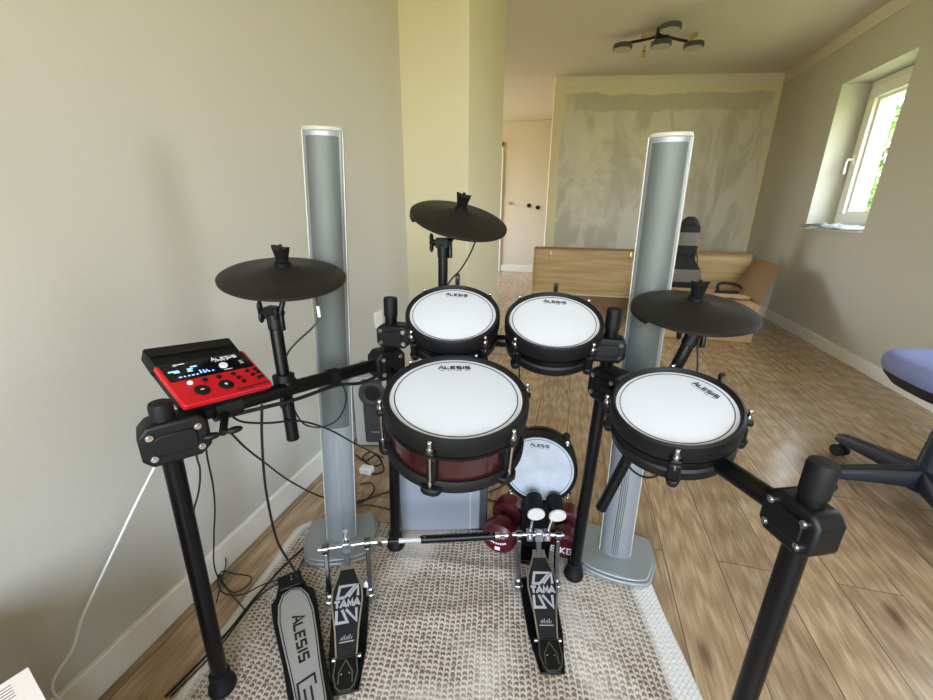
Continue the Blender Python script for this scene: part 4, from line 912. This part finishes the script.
b = B(); q0, q1 = hp0[0], hp0[-1]; b.box((q0+q1)/2+V(0, 0, .012), ((q1-q0).length+.05, .06, .03)); b.build('grip_base', 'bag_black', t, True, bevel=.006)
# bag
t = thing('gig_bag', 'black and grey padded bag standing behind the right tower speaker', 'bag', (1.13, 4.86, 0))
def bag_prof(z):
    # half width by height
    pts = [(0, .16), (.05, .19), (.36, .185), (.46, .178), (.52, .158), (.565, .125), (.60, .10), (.8, .105), (.93, .10), (1.0, .07), (1.03, .03)]
    for (a, wa), (c, wc_) in zip(pts, pts[1:]):
        if a <= z <= c: return wa+(wc_-wa)*(z-a)/(c-a)
    return .03
def bag_rings(z0, z1, k, n=12, dy=0):
    out = []
    for i in range(n+1):
        z = z0+(z1-z0)*i/n; wd = bag_prof(z)*k; dp = .075*k*(1 if z < .95 else .7); cx = .075*max(0, .56-z)-.01
        out.append([V(cx+wd*abs(cos(a))**.6*(1 if cos(a) > 0 else -1), dy+dp*abs(sin(a))**.6*(1 if sin(a) > 0 else -1), z) for a in [2*PI*j/24 for j in range(24)]])
    return out
b = B(); b.loft(bag_rings(0, 1.03, 1, 40)); b.build('body', 'bag_black', t)
b = B(); b.loft(bag_rings(.745, .875, 1.025, 8)); b.build('upper_band', 'bag_grey', t)
b = B(); rings = bag_rings(.37, .50, 1.02, 8); b.loft(rings); b.build('lower_band', 'bag_grey', t)
b = B(); b.tube([(.07, -.085, .66), (.02, -.1, .645), (-.05, -.085, .66)], .008, 8); b.build('strap', 'bag_black', t)
# things on the sill
t = thing('plastic_film', 'crumpled clear plastic wrapping on the window sill', 'plastic bag', (2.075, 4.2, WZ0+.012))
b = B(); nx, ny = 14, 22; rd = random.Random(11); g = []
for i in range(nx+1):
    for j in range(ny+1):
        x = -.10+.2*i/nx; y = -.33+.66*j/ny; z = .022+.045*abs(noise.noise(V(x*16, y*9, 1)))+.02*rd.random()*.5
        if i < 3: z -= .006*(3-i)
        g.append(V(x+.01*rd.random(), y+.01*rd.random(), max(.004, z*(1-(abs(y)/.36)**4))))
fs = [(i*(ny+1)+j, (i+1)*(ny+1)+j, (i+1)*(ny+1)+j+1, i*(ny+1)+j+1) for i in range(nx) for j in range(ny)]
b.add(g, fs); o = b.build('film', 'film', t); md = o.modifiers.new('thick', 'SOLIDIFY'); md.thickness = .002
b = B(); b.add([V(-.09, .40, .02), V(-.13, .27, .035), V(-.10, .05, .05), V(-.02, .1, .055), V(.0, .3, .03)], [(0, 1, 2, 3, 4)]); o = b.build('loose_corner', 'film', t); md = o.modifiers.new('thick', 'SOLIDIFY'); md.thickness = .002

# ceiling lamp
lz = CZ
t = thing('ceiling_lamp', 'black ceiling lamp with four round grey discs on curved arms', 'lamp', (0.5160, 4.2408, CZ))
hubp = V(*(0.5424, 4.3507, 2.4500))
b = B(); b.cyl(hubp+V(0, 0, .03), hubp+V(0, 0, CZ-2.45), .05, n=28); b.cyl(hubp+V(0, 0, -.01), hubp+V(0, 0, .035), .055, n=28); b.build('ceiling_mount', 'bag_black', t, True)
discs = [(0.2424, 4.4733, 2.4400), (0.5417, 4.3486, 2.4000), (0.8375, 4.5799, 2.4400), (0.5689, 4.1361, 2.4400)]
for p in discs:
    p = V(*p); b = B(); b.cyl(p+V(0, 0, -.012), p+V(0, 0, .025), .082, n=36); ds = b.build('disc_shade', 'lamp_grey', t, True, bevel=.004)
    b = B(); b.cyl(p+V(0, 0, -.0155), p+V(0, 0, -.011), .072, n=36); b.build('diffuser', 'diffuser', ds, True)
    m_ = (p+hubp)/2+V(0, .03, .03)
    b = B(); b.tube([hubp+V(0, 0, .02), m_, p+V(0, 0, .03)], .011, 10); b.build('arm', 'bag_black', t, True)
for p, q in (((0.4328, 4.5590, 2.4300), (0.4337, 4.5351, 2.4600)), ((0.4194, 4.3286, 2.4700), (0.4807, 4.3224, 2.4700)), ((0.7957, 4.4722, 2.4700), (0.7730, 4.5018, 2.4600))):
    b = B(); b.cyl(p, V(*p)+(V(*p)-V(*q)).normalized()*.045, .018, n=14); b.cyl(q, p, .007, n=10); b.build('wood_tip', 'lamp_wood', t, True)

# swivel chair at the right edge
hub = V(*(1.3796, 1.7361, 0.1100)); hub.z = 0
t = thing('swivel_chair', 'swivel chair with a blue-grey fabric seat and black star base, at the right edge', 'chair', hub)
sz = .535
sp = [(.07+.26*math.copysign(abs(cos(a))**.62, cos(a)), .24*math.copysign(abs(sin(a))**.62, sin(a))) for a in [2*PI*k/48 for k in range(48)]]
b = B(); b.loft([[V(x*k, y*k, z) for x, y in sp] for z, k in ((sz-.045, .96), (sz-.03, .995), (sz-.008, 1.0), (sz+.012, .96), (sz+.024, .86), (sz+.029, .6))]); b.build('seat', 'seat_blue', t)
b = B(); b.loft([[V(x*k, y*k, z) for x, y in sp] for z, k in ((sz-.10, .55), (sz-.092, .8), (sz-.06, .93), (sz-.045, .955))]); b.build('seat_shell', 'bag_black', t)
b = B(); b.cyl((0, 0, .20), (0, 0, sz-.09), .024, n=24); b.cyl((0, 0, .10), (0, 0, .30), .042, .032, n=24); b.build('gas_column', 'navy_plastic', t)
b = B(); b.cyl((0, 0, .055), (0, 0, .135), .055, .045, n=28); b.build('hub', 'navy_plastic', t)
tip1 = V(*(0.9970, 1.7143, 0.1000))-hub; a1 = math.atan2(tip1.y, tip1.x)
for k in range(5):
    a = a1+k*2*PI/5; u = V(cos(a), sin(a), 0); n_ = V(-sin(a), cos(a), 0)
    b = B(); b.loft([[u*r+n_*(w_*sx)+V(0, 0, z+sz_*h_) for sx, sz_ in ((-1, -1), (1, -1), (1, .4), (.6, 1), (-.6, 1), (-1, .4))] for r, w_, z, h_ in ((.03, .040, .108, .036), (.16, .032, .102, .028), (.315, .026, .088, .020), (.335, .022, .086, .016))])
    lg = b.build('base_leg', 'navy_plastic', t, bevel=.003)
    b = B()
    for s_ in (-1, 1): c_ = u*.315+n_*s_*.017; b.cyl(c_+n_*-.008+V(0, 0, .027), c_+n_*.008+V(0, 0, .027), .027, n=22)
    b.cyl(u*.315+V(0, 0, .03), u*.315+V(0, 0, .08), .008, n=10); b.build('caster', 'bag_black', lg)

# paper sheet on a low cabinet at the lower left corner
cz_ = .42
pc1, pc2, pc3 = V(*(-0.7249, 0.2421, 0.4220)), V(*(-0.6444, 0.2168, 0.4220)), V(*(-0.7186, 0.2072, 0.4220))
t = thing('paper_sheet', 'white printed paper sheet at the lower left corner of the view', 'paper', (pc1.x, pc1.y, cz_+.001))
e1 = (pc2-pc1); e1.z = 0; e1.normalize(); e2 = V(e1.y, -e1.x, 0)
if e2.dot(pc3-pc1) < 0: e2 = -e2
b = B(); b.loft([[pc1+e1*a+e2*c+V(0, 0, z-.002) for a, c in ((0, 0), (.21, 0), (.21, .297), (0, .297))] for z in (.0012, .0018)]); ps = b.build('sheet', 'paper', t, True)
b = B()
for k in range(5):
    q = pc1+e1*(.012+k*.006)+e2*.02; b.loft([[q+e2*a+e1*c+V(0, 0, z-.002) for a, c in ((0, 0), (.12, 0), (.12, .0011), (0, .0011))] for z in (.0018, .0021)])
b.build('print', 'ink', ps, True)
t = thing('low_cabinet', 'low wooden cabinet under the printed paper, just outside the view', 'cabinet', (-.78, .0, 0))
b = B(); b.box((-.785, .035, .21), (.36, .36, .42)); b.build('body', 'side_wood', t, True, bevel=.004)

# ---------------------------------------------------------------- light
W = D.worlds.new('sky'); SC.world = W; W.use_nodes = True
nt = W.node_tree; nd = nt.nodes; lk = nt.links; bg = nd['Background']
tc = nd.new('ShaderNodeTexCoord'); sx = nd.new('ShaderNodeSeparateXYZ'); lk.new(tc.outputs['Generated'], sx.inputs[0])
rp = nd.new('ShaderNodeValToRGB'); mr = nd.new('ShaderNodeMapRange'); mr.inputs[1].default_value = -1; mr.inputs[2].default_value = 1
lk.new(sx.outputs[2], mr.inputs[0]); lk.new(mr.outputs[0], rp.inputs[0])
el = rp.color_ramp.elements; el[0].position = .40; el[0].color = (.46, .42, .22, 1); el[1].position = .70; el[1].color = (.86, 1.04, 1.36, 1)
e = el.new(.485); e.color = (.57, .53, .30, 1); e = el.new(.53); e.color = (.92, .98, .96, 1)
lk.new(rp.outputs[0], bg.inputs[0]); bg.inputs[1].default_value = 14.2
def portal(name, loc, rot, sx_, sy_):
    l = D.lights.new(name, 'AREA'); l.shape = 'RECTANGLE'; l.size = sx_; l.size_y = sy_; l.cycles.is_portal = True
    o = D.objects.new(name, l); COL.objects.link(o); o.location = loc; o.rotation_euler = rot
portal('daylight_rear', (.55, YR-.22, 1.46), (PI/2, 0, 0), 2.7, 1.68)
portal('daylight_right', (XR+.44, (WY0+WY1)/2, (WZ0+WZ1)/2), (0, PI/2, 0), wz, wy)
portal('daylight_added_side', (XR+.44, 1.9, 1.5), (0, PI/2, 0), 1.3, .7)  # portal of the added, unseen opening
portal('daylight_hall', (-3.62, 6.6, 1.4), (0, -PI/2, 0), 1.6, 2.0)

# ---------------------------------------------------------------- camera
cd = D.cameras.new('camera'); cam = D.objects.new('camera', cd); COL.objects.link(cam); SC.camera = cam
cd.sensor_fit = 'HORIZONTAL'; cd.sensor_width = 36; cd.lens = 407.7/933*36; cd.clip_start = .01
yaw, pitch, roll = math.radians(14.54), math.radians(18.72), math.radians(.427)
f = V(-sin(yaw)*cos(pitch), cos(yaw)*cos(pitch), -sin(pitch)); r = V(cos(yaw), sin(yaw), 0); u = r.cross(f)
r2 = cos(roll)*r+sin(roll)*u; u2 = -sin(roll)*r+cos(roll)*u
cam.matrix_world = Matrix.Translation((0, 0, 1.06)) @ Matrix((r2, u2, -f)).transposed().to_4x4()

vs_ = SC.view_settings; SC.display_settings.display_device = 'sRGB'
vs_.view_transform = 'Standard'; vs_.look = 'None'; vs_.gamma = 1; vs_.use_curve_mapping = False; vs_.exposure = 0.0
SC.cycles.use_denoising = True; SC.cycles.denoiser = 'OPENIMAGEDENOISE'
SC.cycles.max_bounces = 8; SC.cycles.diffuse_bounces = 5; SC.cycles.caustics_reflective = False; SC.cycles.caustics_refractive = False
SC.cycles.sample_clamp_indirect = 6
